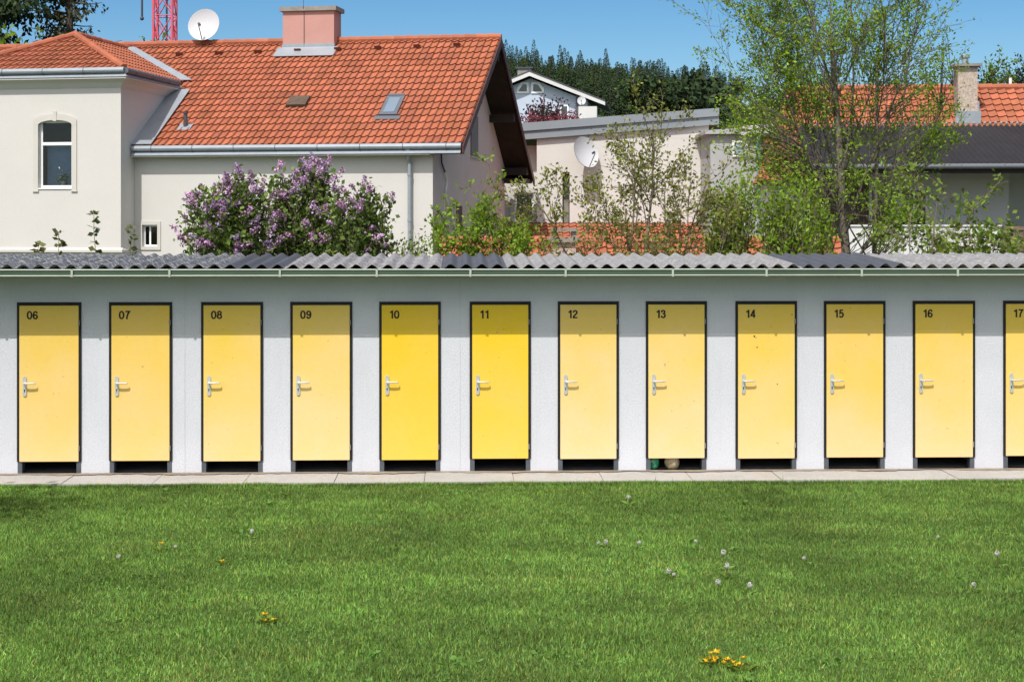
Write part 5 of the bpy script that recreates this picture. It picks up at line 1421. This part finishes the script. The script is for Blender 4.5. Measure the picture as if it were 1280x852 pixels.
def weed_mesh():
    """clover and plantain leaves scattered through the lawn"""
    ng = np.random.default_rng(12); pos, ax, tn, sz = [], [], [], []
    for _ in range(420):
        Y = ng.uniform(8.8, 17.0); X = (ng.random() * 2 - 1) * .38 * Y
        rr = ng.uniform(.03, .14); k_ = int(ng.integers(5, 22)); g = ng.uniform(.7, 1.15); big_ = ng.random() < .08
        for _ in range(k_):
            an, q = ng.uniform(0, 6.28), rr * math.sqrt(ng.random())
            pos.append((X + q * math.cos(an), Y + q * math.sin(an), ng.uniform(.006, .026))); ax.append((math.cos(an * 3), math.sin(an * 3), ng.uniform(.0, .5)))
            tn.append((g * .85, g, g * .9)); sz.append(.045 if big_ else .020)
    V, F, T = leaf_quads(np.array(pos), np.array(ax), np.array(sz), ng, np.array(tn), .7)
    tag(np_mesh('clover', V, F, T, M['grass']), 'darker clover and plantain leaves scattered through the lawn', 'weeds', kind='stuff')
weed_mesh()
def ground_at(px, py, z=0.0):
    d = ray(px, py); t = (z - CAM_H) / d.z
    return Vector((d.x * t, d.y * t, z))
def clock(hgt, seed, label):
    rg = random.Random(seed)
    t = thing('dandelion_clock', label, 'dandelion', (0, 0, 0), 0, 'dandelion seed heads in the lawn')
    lean = rg.uniform(-.02, .02)
    mb = MB(); mb.tube([(0, 0, 0), (lean * .4, 0, hgt * .5), (lean, 0, hgt)], .0035, 5); mb.build('stem', M['stem'], t)
    mb = MB(); c_ = Vector((lean, 0, hgt + .02))
    mb.ball(c_, .007, 6)
    for k_ in range(90):
        d = Vector((rg.gauss(0, 1), rg.gauss(0, 1), rg.gauss(0, 1))).normalized(); e_ = c_ + d * .024; x = perp_rand(d, rg) * .0045; y = d.cross(x)
        mb.poly(e_ - x, e_ + y, e_ + x, e_ - y); mb.poly(c_, e_ - x * .25, e_ + x * .25)
    mb.build('seed_head', M['seed'], t)
    ng = np.random.default_rng(seed); k_ = 9
    an = ng.uniform(0, 6.28, k_)
    V, F, T = leaf_quads(np.zeros((k_, 3)) + (0, 0, .008), np.stack([np.cos(an), np.sin(an), ng.uniform(.1, .5, k_)], 1), .085, ng, tints(ng, k_), .28); np_mesh('leaves', V, F, T, M['grass'], t)
    return t
DEF = 'white dandelion seed head on a thin stem standing in the lawn'
heads = [(907, 690, .13, 'tall white seed head, highest of the cluster below door 14'), (909, 706, .09, 'seed head just under the highest one in the cluster below door 14'), (899, 727, .05, 'seed head low and nearest in the cluster below door 14'),
         (936, 731, .05, 'seed head right of the lowest one in the cluster below door 14'), (870, 671, .09, None), (786, 621, .06, None), (799, 675, .05, None), (748, 675, .04, None), (757, 676, .04, None), (842, 715, .03, None), (836, 713, .03, None),
         (148, 693, .05, None), (219, 679, .05, None), (314, 663, .05, None), (1005, 694, .05, None), (1248, 691, .10, None), (1218, 728, .05, None), (1174, 667, .05, None)]
for i, (px, py, h_, lab) in enumerate(heads):
    g = ground_at(px, py, h_ + .02)
    t = clock(h_, 200 + i, lab or DEF); t.location = (g.x, g.y, 0); t.rotation_euler = (0, 0, i * 1.3); t.scale = ((1.0, .8, .65, .9, .7)[i % 5] if i > 3 else 1.0,) * 3
def yellow(px, py, n, spread, seed, label):
    rg = random.Random(seed); ng = np.random.default_rng(seed); g = ground_at(px, py, .045)
    t = thing('dandelion_plant', label, 'dandelion', (g.x, g.y, 0), 0, 'yellow dandelions in the lawn')
    pos, ax = [], []
    for k_ in range(14 + 4 * n):
        an = rg.uniform(0, 6.28); q = spread * math.sqrt(rg.random()) * .9
        pos.append((q * math.cos(an), q * math.sin(an), .01)); ax.append((math.cos(an), math.sin(an), .45))
    V, F, T = leaf_quads(np.array(pos), np.array(ax), .07, ng, tints(ng, len(pos)), .3); np_mesh('leaves', V, F, T, M['leaf_mid'], t)
    for k_ in range(n):
        an = rg.uniform(0, 6.28); q = spread * math.sqrt(rg.random()); x, y, h_ = q * math.cos(an) * 1.2, q * math.sin(an) * .8, rg.uniform(.02, .085)
        mb = MB(); mb.tube([(x * .8, y * .8, 0), (x, y, h_)], .003, 5)
        fl_ = MB(); fl_.lathe([(.003, -.008), (.008, -.002), (.010, .004), (.008, .009), (.003, .011)], (x, y, h_), 10)
        for _ in range(16):
            a_ = rg.uniform(0, 6.28); d = Vector((math.cos(a_), math.sin(a_), rg.uniform(-.1, .9))).normalized(); sd = perp_rand(d, rg) * .005
            c0_ = Vector((x, y, h_ + .003)); fl_.poly(c0_, c0_ + d * .012 + sd, c0_ + d * rg.uniform(.018, .028), c0_ + d * .012 - sd, tint=rg.uniform(.55, 1.1))
        f_ = fl_.build('flower', M['yellow'], t); mb.build('stem', M['stem'], f_)
yellow(900, 823, 12, .10, 301, 'largest clump of yellow dandelions, nearest to the viewer in the lawn')
yellow(926, 829, 3, .05, 305, 'small yellow dandelion tuft touching the largest clump')
yellow(335, 771, 4, .035, 302, 'small yellow dandelion clump alone in the near lawn')
yellow(200, 683, 1, .01, 303, 'single yellow dandelion among short grass below door 07')
yellow(278, 700, 1, .01, 304, 'single yellow dandelion nearer the viewer below door 08')
